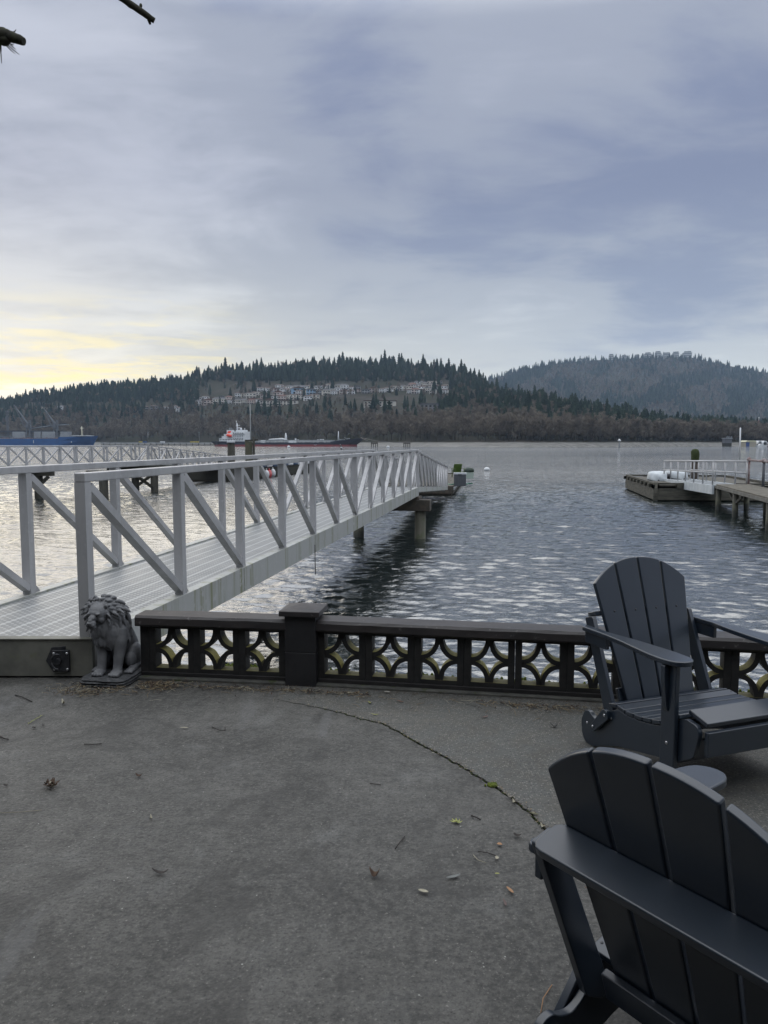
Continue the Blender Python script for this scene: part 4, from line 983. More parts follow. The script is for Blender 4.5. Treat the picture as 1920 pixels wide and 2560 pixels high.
# ------------------------------------------------------------------ hillside houses
HW = {'cream': mat('cream_stucco', (.62, .58, .52), .8, col2=(.52, .49, .44), nscale=.3), 'white': mat('white_siding', (.78, .78, .78), .8, col2=(.68, .68, .70), nscale=.3),
      'pink': mat('pink_stucco', (.50, .41, .37), .8), 'blue': mat('blue_cladding', (.25, .42, .60), .7), 'grey': mat('grey_siding', (.22, .22, .23), .8)}
HR = [mat('brown_roof', (.085, .06, .05), .9), mat('grey_roof', (.10, .10, .105), .9), mat('red_brown_roof', (.13, .07, .055), .9)]
def house_proto(kind, ri, seed):
    r = random.Random(seed); w_, d_, h_ = r.uniform(10, 15), 9, r.uniform(5.5, 8)
    root = empty('house'); W = HW[kind]
    MB().box(-w_/2, w_/2, 0, d_, -5, h_).build('wall', W, root)
    rb = MB(); ov = .7; rh = r.uniform(1.3, 2.4)
    if r.random() < .5: vs = [(-w_/2-ov, -ov, h_), (w_/2+ov, -ov, h_), (w_/2+ov, d_+ov, h_), (-w_/2-ov, d_+ov, h_), (-w_/2+2.5, d_/2, h_+rh), (w_/2-2.5, d_/2, h_+rh)]; fs = [(0, 1, 5, 4), (1, 2, 5), (2, 3, 4, 5), (3, 0, 4), (3, 2, 1, 0)]
    else: vs = [(-w_/2-ov, -ov, h_), (w_/2+ov, -ov, h_), (w_/2+ov, d_+ov, h_), (-w_/2-ov, d_+ov, h_), (0, -ov, h_+rh*1.3), (0, d_+ov, h_+rh*1.3)]; fs = [(0, 4, 5, 3), (4, 1, 2, 5), (0, 1, 4), (3, 5, 2), (3, 2, 1, 0)]
    rb.add(vs, fs).build('roof', HR[ri], root)
    nf = 2; 
    for fl_ in range(nf):
        for k in range(3):
            x = -w_/2+w_*(k+.5)/3+r.uniform(-.4, .4); z = .8+fl_*h_/2; ww = r.uniform(.8, 1.5)
            MB().box(x-ww, x+ww, -.06, -.005, z, z+1.7).build('window', DARKWIN, root)
    MB().box(-w_/2+1, w_/2-1, -1.6, -.08, h_/2-.15, h_/2+.05).build('balcony', HW['white'], root)
    return root
PRO = {}
kinds = ['cream', 'white', 'pink', 'blue', 'grey']
gl_ = {'cream': 'cream house', 'white': 'white house', 'pink': 'pinkish brown house', 'blue': 'pale blue house', 'grey': 'grey house'}
used = {}; cache = {}
def ckids(o):
    if o.name not in cache: cache[o.name] = kids(o)
    return cache[o.name]
def put_house(x, y, kind, s=1.0, zone='among the rows on the wooded hillside'):
    e_ = 1106-y; ts = np.linspace(0, 1, 200); es = hill_e(x, ts); t = float(np.interp(e_, es, ts))
    key = (kind, random.randint(0, 2))
    if key not in PRO: PRO[key] = house_proto(kind, {'pink': 2}.get(kind, key[1] % 2), hash_(key)); o = PRO[key]
    else: o = copy_tree(PRO[key], None, ckids)
    p = hillpt(x, t); o.location = p-Vector((0, 0, .5)); o.scale = (s, s, s*.95); o.rotation_euler = (0, 0, math.atan2(-p.x, p.y)+random.uniform(-.4, .4))
    tag(o, f'{gl_[kind]} with dark windows {zone}', 'house', f'{gl_[kind]}s {zone}')
def hash_(k): return kinds.index(k[0])*10+k[1]
for row, (x0, x1, y, st) in enumerate([(505, 640, 1012, 17), (498, 600, 1002, 19), (600, 700, 993, 16), (615, 690, 1008, 18), (650, 735, 981, 14), (690, 800, 1000, 17), (700, 900, 975, 15), (735, 840, 988, 16), (830, 900, 984, 15), (1018, 1120, 975, 12), (1025, 1110, 985, 13), (1030, 1105, 966, 16), (915, 985, 983, 19), (985, 1010, 978, 16)]):
    x = x0
    while x < x1:
        kd = random.choices(kinds, [5, 6, 2.4, .25, 1.2])[0]; put_house(x, y+random.uniform(-3, 3), kd, random.uniform(.75, 1.0), 'in the upper rows on the hillside' if y < 996 else 'in the lower rows on the hillside'); x += st*random.uniform(.85, 1.2)
put_house(748, 987, 'blue', 1.5, 'wide and bright in the middle of the upper rows'); put_house(780, 988, 'blue', 1.3, 'beside the widest blue house')
for x, y in ((322, 1030), (335, 1028), (365, 1026), (390, 1026), (415, 1027), (438, 1023), (455, 1030), (95, 1032), (160, 1027), (215, 1033), (265, 1032), (120, 1030)):
    put_house(x, y, random.choice(['white', 'white', 'cream', 'grey']), random.uniform(.7, 1.0), 'low on the far left slope among trees')
for x, y in ((1226, 978), (1250, 979), (1262, 979)): put_house(x, y, 'white', .8, 'in the gap between the ridge trees')
for x, y, wd, lab in ((950, 1018, 42, 'long cream row building with dark arches on the lower hillside'), (1075, 1027, 26, 'long low grey building with pale roofline among bare trees'), (700, 1015, 50, 'long tan terrace building below the hillside rows')):
    e_ = 1106-y; ts = np.linspace(0, 1, 200); t = float(np.interp(e_, hill_e(x, ts), ts)); p = hillpt(x, t); wm = wd*p.y/F*1.9/2
    rt = empty('terrace', p, math.atan2(-p.x, p.y), lab, 'building'); MB().box(-wm, wm, 0, 9, -4, 6.2).build('wall', HW['cream'] if 'grey' not in lab else HW['grey'], rt)
    MB().box(-wm-.5, wm+.5, -.8, 9.8, 6.202, 7.4).build('roof', HR[0] if 'grey' not in lab else HR[1], rt)
    k = int(wm*2/4.2)
    for i in range(k):
        for fl_ in (0, 1): MB().box(-wm+4.2*i+.9, -wm+4.2*i+3.1, -.06, -.004, .8+2.8*fl_, 2.6+2.8*fl_).build('window', DARKWIN, rt)
# apartment towers on the mountain top
TOW = mat('hazy_tower_concrete', (.40, .41, .41), .8)
for i, (x, wpx, ytop, lab) in enumerate([(1448, 26, 900, 'low pale block at the left end of the summit buildings'), (1520, 13, 889, 'narrow block among trees left of the summit towers'), (1552, 14, 891, 'small pale block standing before the summit towers'), (1610, 18, 885, 'broad pale tower first of the summit cluster'), (1635, 16, 882, 'tallest pale tower in the middle of summit cluster'), (1657, 17, 885, 'squat tower right of the tallest summit tower'), (1679, 17, 883, 'pale tower second from the right on the summit'), (1708, 22, 882, 'dark stepped block at the right end of summit'), (1584, 12, 890, 'slim low block left of the broad summit tower')]):
    p = h2pt(x, .97); wm = wpx*p.y/F/2; h_ = (1106-ytop)/F*p.y+CAMZ-p.z
    rt = empty('apartment_tower', p, math.atan2(-p.x, p.y), lab, 'building'); MB().box(-wm*.94, wm*.94, 0, 18, -12, h_*.86).build('wall', TOW, rt)
    MB().box(-wm*.7, wm*.75, 3, 15, h_*.861, h_).build('roof', mat('tower_roof', (.12, .13, .13), .8), rt)
    for k in range(3):
        z = 3+(h_*.86-3)*k/3; MB().box(-wm*.85, wm*.85, -.5, -.01, z+2, z+3.8).build('window', DARKWIN, rt)

# ------------------------------------------------------------------ ships
def hull_mesh(L, B, stations, waterz, mats, boot=0.0, name='hull', parent=None):
    """stations: (s, half beam factor at deck, half beam factor at waterline, deck height, x shift at deck)"""
    mb = MB(); rows = []
    for s, bd, bw, hz, dxx in stations:
        x = s*L; rows.append([(x, -B/2*bw, -3), (x, -B/2*bw, boot), (x+dxx*.5, -B/2*(bw*.4+bd*.6), (boot+hz)/2), (x+dxx, -B/2*bd, hz), (x+dxx, B/2*bd, hz), (x+dxx*.5, B/2*(bw*.4+bd*.6), (boot+hz)/2), (x, B/2*bw, boot), (x, B/2*bw, -3)])
    n = len(rows[0]); vs = [v for r_ in rows for v in r_]
    for i in range(len(rows)-1):
        for j in range(n-1):
            mb.add([vs[i*n+j], vs[(i+1)*n+j], vs[(i+1)*n+j+1], vs[i*n+j+1]], [(0, 1, 2, 3)], 1 if j in (0, 6) else (2 if j == 3 else 0))
    mb.add(rows[0], [tuple(range(n))], 0); mb.add(rows[-1], [tuple(reversed(range(n)))], 0)
    return mb.build(name, mats, parent)
# tanker, stern left, bow right
TY = 540; a = AT(541, 1100, TY); b = AT(902, 1100, TY-10); L = (b-a).length
tk = empty('tanker', (a.x, a.y, WZ), math.atan2(b.y-a.y, b.x-a.x), 'dark blue and red tanker with white stern superstructure moored across the water', 'ship')
k_ = TY/F   # metres per photo pixel there
HS = [(0, .8, .5, 13*k_, -2), (.03, .95, .8, 12.8*k_, 0), (.12, 1, 1, 12.5*k_, 0), (.24, 1, 1, 12*k_, 0), (.25, 1, 1, 9*k_, 0), (.6, 1, 1, 9*k_, 0), (.80, 1, 1, 9.6*k_, 0), (.84, .98, .95, 14*k_, 0), (.92, .8, .62, 17*k_, 1), (.965, .45, .2, 20*k_, 3), (.975, .1, .02, 21*k_, 6)]
hull_mesh(L, 17, HS, 0, [NAVY, REDHULL, SHIPGREY], boot=1.3, parent=tk)
ss = MB(); x0 = 15*k_; z0 = 12.6*k_
ss.box(x0+33*k_, x0+66*k_, -7, 7, z0, z0+24*k_); ss.box(x0+35*k_, x0+64*k_, -7.6, 7.6, z0+18*k_, z0+21.5*k_); ss.box(x0+40*k_, x0+60*k_, -5, 5, z0+24.01*k_, z0+28*k_)
ss.box(x0, x0+33*k_, -7, 7, z0, z0+7*k_); ss.box(x0+6*k_, x0+33*k_, -6.5, 6.5, z0+7.01*k_, z0+13*k_); ss.box(x0+11*k_, x0+33*k_, -6, 6, z0+13.01*k_, z0+18*k_)
ss = ss.build('superstructure', WHITE, tk)
for z_, xa, xb in ((19, 36, 63), (12, 36, 62), (6.5, 36, 62), (2.5, 2, 62)):
    m_ = MB(); n = int((xb-xa)/4)
    for i in range(n): m_.box(x0+(xa+i*(xb-xa)/n)*k_, x0+(xa+(i+.5)*(xb-xa)/n)*k_, -7.66 if z_ == 19 else -7.06, -7.0 if z_ != 19 else -7.605, z0+z_*k_, z0+(z_+(2 if z_ > 5 else 2.6))*k_)
    m_.build('window', DARKWIN, ss)
fn_ = MB(); fn_.box(x0+15*k_, x0+28*k_, -3, 3, z0+18.01*k_, z0+28*k_); fn_ = fn_.build('funnel', WHITE, tk)
MB().prism([(x0+16*k_, z0+20*k_), (x0+24*k_, z0+20*k_), (x0+27*k_, z0+25*k_), (x0+19*k_, z0+25*k_)], -3.15, -3.02, axis='y').build('emblem', ORANGE, fn_)
for dx_ in (19, 22, 25): MB().tube([(x0+dx_*k_, 0, z0+28*k_), (x0+(dx_-.8)*k_, 0, z0+33*k_)], .3, 6).build('exhaust_pipe', SHIPGREY, fn_)
MB().ell((0, 0, 0), (2.1, 1.1, 1.1), 12, 8, M=Matrix.Translation((x0+26*k_, -7.8, z0+14*k_)) @ Matrix.Rotation(R(14), 4, 'Y')).build('lifeboat', ORANGE, tk)
ms = MB(); ms.tube([(x0+39*k_, 0, z0+28*k_), (x0+38*k_, 0, z0+44*k_)], .45, 8); ms.tube([(x0+38*k_, 0, z0+44*k_), (x0+36*k_, 0, z0+51*k_)], .2, 6); ms.bar((x0+35*k_, 0, z0+38*k_), (x0+45*k_, 0, z0+40*k_), .4, .4); ms.bar((x0+37*k_, 0, z0+33*k_), (x0+45*k_, 0, z0+33.5*k_), .5, .6); ms.ell((x0+48*k_, 0, z0+31*k_), .8); ms.tube([(x0+58*k_, 0, z0+28*k_), (x0+57.5*k_, 0, z0+33*k_)], .2, 6)
ms.build('radar_mast', WHITE, tk)
dk = MB(); zd = 9*k_
for i in range(70):
    x = (96+i*3.05)*k_; hh = random.uniform(.6, 2.0); dk.box(x, x+random.uniform(.3, 1.1), random.uniform(-7, 0), random.uniform(1, 6), zd-.05, zd+hh)
for q in range(5): dk.tube([(95*k_, -6+q*.9, zd+.8+.25*q), (300*k_, -6+q*.9, zd+.8+.25*q)], .16, 6)
dk.build('deck_pipes', SHIPGREY, tk)
dm = MB()
for x, w_, h_ in ((108, 2, 5), (112, 1.5, 4), (205, 3, 8), (200, 1.2, 11), (255, 2.5, 8)): dm.box(x*k_, (x+w_)*k_, -2, 1.5, zd, zd+h_*k_)
dm.box(118*k_, 128*k_, -6, 4, zd, zd+6*k_); dm.box(188*k_, 206*k_, -6.5, 3, zd, zd+5*k_); dm.box(262*k_, 270*k_, -2, 2, zd+4*k_, zd+9*k_)
dm.build('deck_house', WHITE, tk)
rl = MB()
for z_ in (.6, 1.1): rl.tube([(88*k_, -8.3, zd+z_), (292*k_, -8.3, zd+z_)], .06, 4)
for i in range(60): rl.tube([((88+i*3.45)*k_, -8.3, zd), ((88+i*3.45)*k_, -8.3, zd+1.1)], .05, 4)
rl.build('railing', WHITE, tk)
cr = MB(); cx = 176*k_; cr.tube([(cx, 0, zd), (cx, 0, zd+14*k_), (cx, 0, zd+24*k_)], [.9, .8, .35], 10); cr.bar((cx-.5, 0, zd+8*k_), (cx+4, 0, zd+2*k_), .6, .8)
cr.tube([(cx, -.8, zd+7*k_), (cx-8*k_, -.8, zd+9.5*k_), (cx-42*k_, -.8, zd+7.8*k_)], [.75, .7, .45], 8)
cr.build('cargo_crane', WHITE, tk)
MB().tube([(307*k_, 0, 14*k_), (307*k_, 0, 37*k_)], [.5, .3], 8).build('foremast', WHITE, tk)
bw = MB(); bw.box(308*k_, 322*k_, -3, 3, 15*k_, 18.0*k_); bw.box(326*k_, 334*k_, -2, 2, 18*k_, 20.5*k_); bw.bar((322*k_, -1, 22*k_), (330*k_, -1, 18*k_), .4, .4); bw.build('windlass', SHIPGREY, tk)
dm_ = MB()
for x in (315, 323): dm_.ell((x*k_, -8.5*(.80 if x < 320 else .62)*1.0-.15, 5.3*k_), (.45, .3, .45), 8, 6)
dm_.tube([(252*k_, -8.6, 4.8*k_), (254*k_, -8.6, 3.6*k_), (256*k_, -8.6, 3.4*k_), (258*k_, -8.6, 4.8*k_)], .12, 5); dm_.build('draught_mark', WHITE, tk)
p = AT(853, 1112, 300); tag(MB().tube([(p.x, 300, WZ), (p.x, 300, WZ+1.7)], .28, 8).tube([(p.x, 300, WZ+.5), (p.x, 300, WZ+1.0)], .3, 8, mi=1).build('spar_buoy', [DARKSTEEL, WHITE]), 'slim dark and white spar buoy before the tanker bow', 'buoy')
tag(MB().tube([AT(902, 1094, 530), AT(950, 1104, 500), AT(1010, 1107, 470)], .12, 4).tube([AT(902, 1095, 530), AT(930, 1106, 500)], .12, 4).build('mooring_line', DARKSTEEL), 'mooring lines running from the tanker bow to the shore trestles', 'rope')
for px, lab in ((936, 'small dark trestle platform nearest the tanker bow'), (1017, 'small dark trestle platform right of the first one')):
    p = AT(px, 1117, 440); rt = empty('mooring_platform', (p.x, 440, WZ), 0, lab, 'platform'); MB().box(-2, 2, -1.5, 1.5, 2.0, 2.8).build('deck', CAPW, rt)
    for x in (-1.7, -.6, .6, 1.7): MB().tube([(x, 0, -2), (x, 0, 2.0)], .22, 6).build('pile', DPILE, rt)

# blue bulk carrier, bow right
BY = 790; kb_ = BY/F; a = AT(-420, 1100, BY+10); b = AT(238, 1100, BY-5); L2 = (b-a).length
bc = empty('bulk_carrier', (a.x, a.y, WZ), math.atan2(b.y-a.y, b.x-a.x), 'bright blue bulk carrier with open grey hatch covers at left', 'ship')
HS2 = [(0, 1, 1, 15.5*kb_, 0), (.5, 1, 1, 15.5*kb_, 0), (.885, 1, 1, 16*kb_, 0), (.89, 1, 1, 20*kb_, 0), (.95, .8, .55, 21*kb_, .5), (.985, .4, .12, 22*kb_, 2), (.993, .06, .02, 23*kb_, 5)]
hull_mesh(L2, 28, HS2, 0, [BLUEHULL, BLUEHULL, SHIPGREY], boot=.3, parent=bc)
px2x = lambda px: (px+420)*kb_
for x0_, x1_ in ((-60, 6), (62, 94), (116, 133), (136, 169), (182, 210)):
    hc = MB(); hc.prism([(px2x(x0_), 18*kb_), (px2x(x1_-1.5), 18*kb_), (px2x(x1_), 33*kb_), (px2x(x0_+.5), 33*kb_)], -10.5, -9.5, axis='y')
    for q in range(6): hc.box(px2x(x0_+(x1_-x0_)*(q+.45)/6), px2x(x0_+(x1_-x0_)*(q+.52)/6), -10.7, -10.505, 19*kb_, 32*kb_)
    hc.build('hatch_cover', HATCH, bc)
dd = MB()
for i in range(50): x = px2x(-60+i*4.7); dd.box(x, x+random.uniform(.5, 1.4), -12, -8, 15*kb_, (16+random.uniform(1, 3.4))*kb_)
dd.build('deck_fittings', mat('reddish_deck_fittings', (.22, .15, .14), .8, col2=(.25, .25, .26), nscale=.2), bc)
MB().box(px2x(212), px2x(244), -11.5, 11.5, 22.5*kb_, 24.0*kb_).build('forecastle_rail', WHITE, bc)
fm = MB(); fm.tube([(px2x(225), 0, 22*kb_), (px2x(225), 0, 46*kb_)], [.7, .4], 8); fm.bar((px2x(221), 0, 42*kb_), (px2x(229), 0, 42*kb_), .5, .8); fm.build('foremast', mat('cream_mast_paint', (.55, .52, .40), .6), bc)
MB().box(px2x(118.6), px2x(119.8), -14.2, -14.03, 5*kb_, 12*kb_).build('draught_mark', WHITE, bc)
MB().ell((px2x(212), -12.6, 7.5*kb_), (.5, .4, .7), 8, 6).build('hull_emblem', WHITE, bc)
# terminal behind it
STEEL = mat('terminal_steel', (.16, .17, .185), .7, col2=(.10, .105, .115), nscale=.1)
tw = empty('conveyor_shed', (AT(60, 1090, 845).x, 845, WZ), 0, 'long low grey loading shed behind the blue ship', 'shed')
ks = 845/F
MB().box(-150*ks, 110*ks, 0, 14, 14*ks, 21*ks).build('wall', STEEL, tw); MB().box(-152*ks, 112*ks, -1, 15, 21.02*ks, 23*ks).build('roof', SHIPGREY, tw); MB().box(-150*ks, 100*ks, -.4, -.02, 26*ks, 27*ks).build('gutter', SHIPGREY, tw)
MB().box(-150*ks, 96*ks, -2, 13, 31*ks, 35.5*ks).build('gallery', mat('dark_gallery', (.05, .052, .06), .8), tw)
for i in range(16): MB().bar(((-140+i*16)*ks, -1, 0), ((-140+i*16)*ks, -1, 31*ks), .7, .7).build('column', STEEL, tw)
cv = MB(); cv.bar(AT(76, 1071, 850), AT(165, 1060, 850), 3.0, 2.0); cv.bar(AT(78, 1071, 846), AT(120, 1065, 846), 1, 1.0, mi=1); cv.bar(AT(120, 1064.5, 846), AT(172, 1061, 846), 1, 1.0, mi=1)
tag(cv.build('conveyor', [mat('dark_conveyor', (.04, .042, .05), .8), SHIPGREY]), 'long dark sloping conveyor between the two loader cranes', 'conveyor')
for i, (bx, by, tx_, ty_, lab) in enumerate([(70, 1070, 37, 1013, 'grey loader crane with raised boom at the far left terminal'), (138, 1070, 111, 1021, 'second grey loader crane, right of the first, boom raised')]):
    p = AT(bx, by, 840); k2 = 840/F; rt = empty('loader_crane', (p.x, 840, WZ), 0, lab, 'crane'); z_ = p.z-WZ
    twb = MB(); 
    for sx in (-4, 4): twb.bar((sx*k2, 0, 0), (sx*k2, 0, z_+10*k2), 1, 1); twb.bar((sx*k2, 5, 0), (sx*.4*k2, 5, z_+20*k2), .9, .9)
    twb.bar((-4*k2, 0, z_), (4*k2, 0, z_), 1, 2); twb.bar((-4*k2, 0, z_+9*k2), (4*k2, 0, z_+9*k2), 2, 3); twb.box(-4*k2, 3*k2, -3, 4, z_+1*k2, z_+7*k2)
    twb.build('tower', STEEL, rt)
    bm = MB(); ex, ez = (tx_-bx)*k2, (by-ty_)*k2
    for yy in (-1.5, 1.5): bm.bar((2*k2, yy, z_+8*k2), (ex, 0, z_+ez), .7, .9)
    bm.bar((-9*k2, 0, z_+2*k2), (ex+3*k2, 0, z_+ez-7*k2), .5, .6)
    for q in range(7):
        t_ = q/7; bm.bar((2*k2+(ex-2*k2)*t_, 0, z_+8*k2+(ez-8*k2)*t_), (-9*k2+(ex+12*k2)*t_, 0, z_+2*k2+(ez-9*k2)*t_), .4, .4)
    bm.build('boom', STEEL, rt)
p = AT(19, 1062, 850); tt = MB(); k2 = 850/F
for sx in (-1.6, 1.6): tt.bar((sx*k2, 0, 0), (sx*k2, 0, 82*k2), .8, .8)
for q in range(9): tt.bar((-1.6*k2, 0, (q*9+4)*k2), (1.6*k2, 0, (q*9+13)*k2), .4, .4)
tt.box(-4*k2, -1.7*k2, -1, 1, 60*k2, 70*k2); tt.box(-3*k2, 3*k2, -1.5, 1.5, 80*k2, 84*k2)
tt = tt.build('lattice_tower', STEEL); tt.location = (p.x, 850, WZ); tag(tt, 'tall lattice tower at the left edge behind the blue ship', 'tower')
# jetty between the ships
jt = empty('jetty', (AT(390, 1106, 680).x, 700, WZ), R(-6), 'long low dark jetty running between the blue ship and tanker', 'jetty')
MB().box(-58, 66, -1.5, 1.5, 1.8, 2.7).build('deck', SHIPGREY, jt); MB().box(-58, 66, -1.2, 1.2, .1, .9).build('boom', DPILE, jt)
for i in range(22): MB().tube([(-56+i*5.6, 0, -2), (-56+i*5.6, 0, 1.8)], .4, 6).build('pile', DPILE, jt)
YEL = mat('yellow_paint', (.45, .36, .08), .7)
for x, m_ in ((-20, YEL), (-17, BLUEHULL), (0, WHITE), (28, YEL), (32, YEL)): MB().box(x-1.8, x+1.8, -1.4, 1.4, 2.702, 3.8).build('equipment_box', m_, jt)
for px in (370, 498): p = AT(px, 1100, 700); tag(MB().tube([(p.x, 700, 1), (p.x, 700, 1+26*700/F)], .25, 6).box(p.x-.8, p.x+.8, 699.6, 700.4, 1+26*700/F, 1+27.5*700/F).build('lamp_post', SHIPGREY), f'thin grey lamp post on the jetty {"nearer the blue ship" if px < 400 else "nearer the tanker"}', 'lamp post')
# right shore marks
p = AT(1538, 1116, 470); k3 = 470/F; rt = empty('beacon', (p.x, 462, WZ), 0, 'white topped navigation beacon standing off the right shore', 'beacon')
MB().tube([(0, 0, -2), (0, 0, 16*k3)], [.5, .25], 8).build('pole', SHIPGREY, rt); MB().tube([(0, 0, 14*k3), (0, 0, 17*k3), (0, 0, 20*k3)], [1.1, .9, .1], 8).build('light', WHITE, rt)
SY_ = 505; k4 = SY_/F
def at4(px): return AT(px, 1110, SY_).x
bh = empty('boathouse', (at4(1877), SY_, WZ), 0, 'cream floating boathouse with a blue door at the right shore', 'boathouse')
MB().box(-13.5*k4, 13.5*k4, 0, 8, 0, 12*k4).build('wall', mat('cream_boathouse_wall', (.42, .38, .30), .7), bh)
MB().prism([(-14.5*k4, 12.02*k4), (14.5*k4, 12.02*k4), (9*k4, 15.5*k4), (-9*k4, 15.5*k4)], -.5, 8.5, axis='y').build('roof', mat('pale_yellow_roof', (.58, .56, .40), .7), bh)
MB().box(-12*k4, -3.5*k4, -.1, -.01, .1, 11*k4).build('door', mat('blue_door', (.05, .09, .25), .6), bh)
for i, px in enumerate((1904, 1917)):
    rt = empty('boat_shelter', (at4(px), SY_+2, WZ), 0, f'white arched boat shelter {"nearer the cream boathouse" if i == 0 else "at the very right edge of shore"}', 'shelter')
    arc = [(math.cos(R(a))*6*k4, 6*k4+math.sin(R(a))*9*k4) for a in range(0, 181, 20)]; arc2 = [(x*.72, z*.9-.3) for x, z in reversed(arc)]
    MB().prism(arc+arc2, 0, 8, axis='y').build('canopy', WHITE, rt); MB().box(-5*k4, 5*k4, 7, 8, 0, 8*k4).build('back_wall', DPILE, rt)
    for sx in (-5.6, 5.6): MB().bar((sx*k4, .2, 0), (sx*k4, .2, 6.5*k4), .4, .4).build('post', DPILE, rt)
tag(MB().prism([(-3, 0), (3, 0), (3.6, .9), (1.5, 1.0), (.5, 1.9), (-1, 1.9), (-1.8, 1.0), (-3.4, .9)], -1, 1, axis='y').build('motor_boat', WHITE), 'small white motor boat beside the cream boathouse', 'boat').location = (at4(1896), SY_-4, WZ)
gb = empty('grey_shed', (at4(1838), SY_+10, WZ), 0, 'small grey waterfront shed with roof rails behind the pole', 'shed')
MB().box(-8*k4, 9*k4, 0, 5, 9*k4, 20*k4).build('wall', mat('shed_wall', (.13, .135, .15), .8), gb); MB().box(-9*k4, 10*k4, -.5, 5.5, 20.02*k4, 22*k4).build('roof', HATCH, gb)
for sx in (-5, 0, 6): MB().bar((sx*k4, 0, 22*k4), (sx*k4+.4, 0, 26*k4), .4, .4).build('roof_rail', HATCH, gb)
MB().box(-8*k4, 8*k4, -.2, 4.8, 0, 8.98*k4).build('base', DPILE, gb)
p = AT(1895, 1100, 620); sm = empty('striped_mast', (p.x, 620, 0), 0, 'tall red and white striped mast above the right boathouses', 'mast')
for q in range(8): z_ = q*8.5*620/F; MB().tube([(0, 0, z_), (0, 0, z_+8.5*620/F-.02)], .55-.03*q, 8).build('section', WHITE if q % 2 else mat('dull_red', (.3, .12, .12), .7), sm)
for px, py, lab in ((1690, 1068, 'paler'), ): pass

# ------------------------------------------------------------------ haze
hz = MB().box(-3200, 4400, -60, 4000, WZ-4, 520)
hm = bpy.data.materials.new('haze'); hm.use_nodes = True; HN = NT(hm.node_tree); HN.n.clear(); ho = HN.new('ShaderNodeOutputMaterial')
pv = HN.new('ShaderNodeVolumePrincipled', {'Color': (.58, .76, 1.0), 'Density': 0.78e-4, 'Anisotropy': 0.0}); HN.l.new(pv.outputs[0], ho.inputs['Volume'])
tag(hz.build('haze', hm), 'thin bluish evening haze over the inlet', 'haze', kind='stuff')

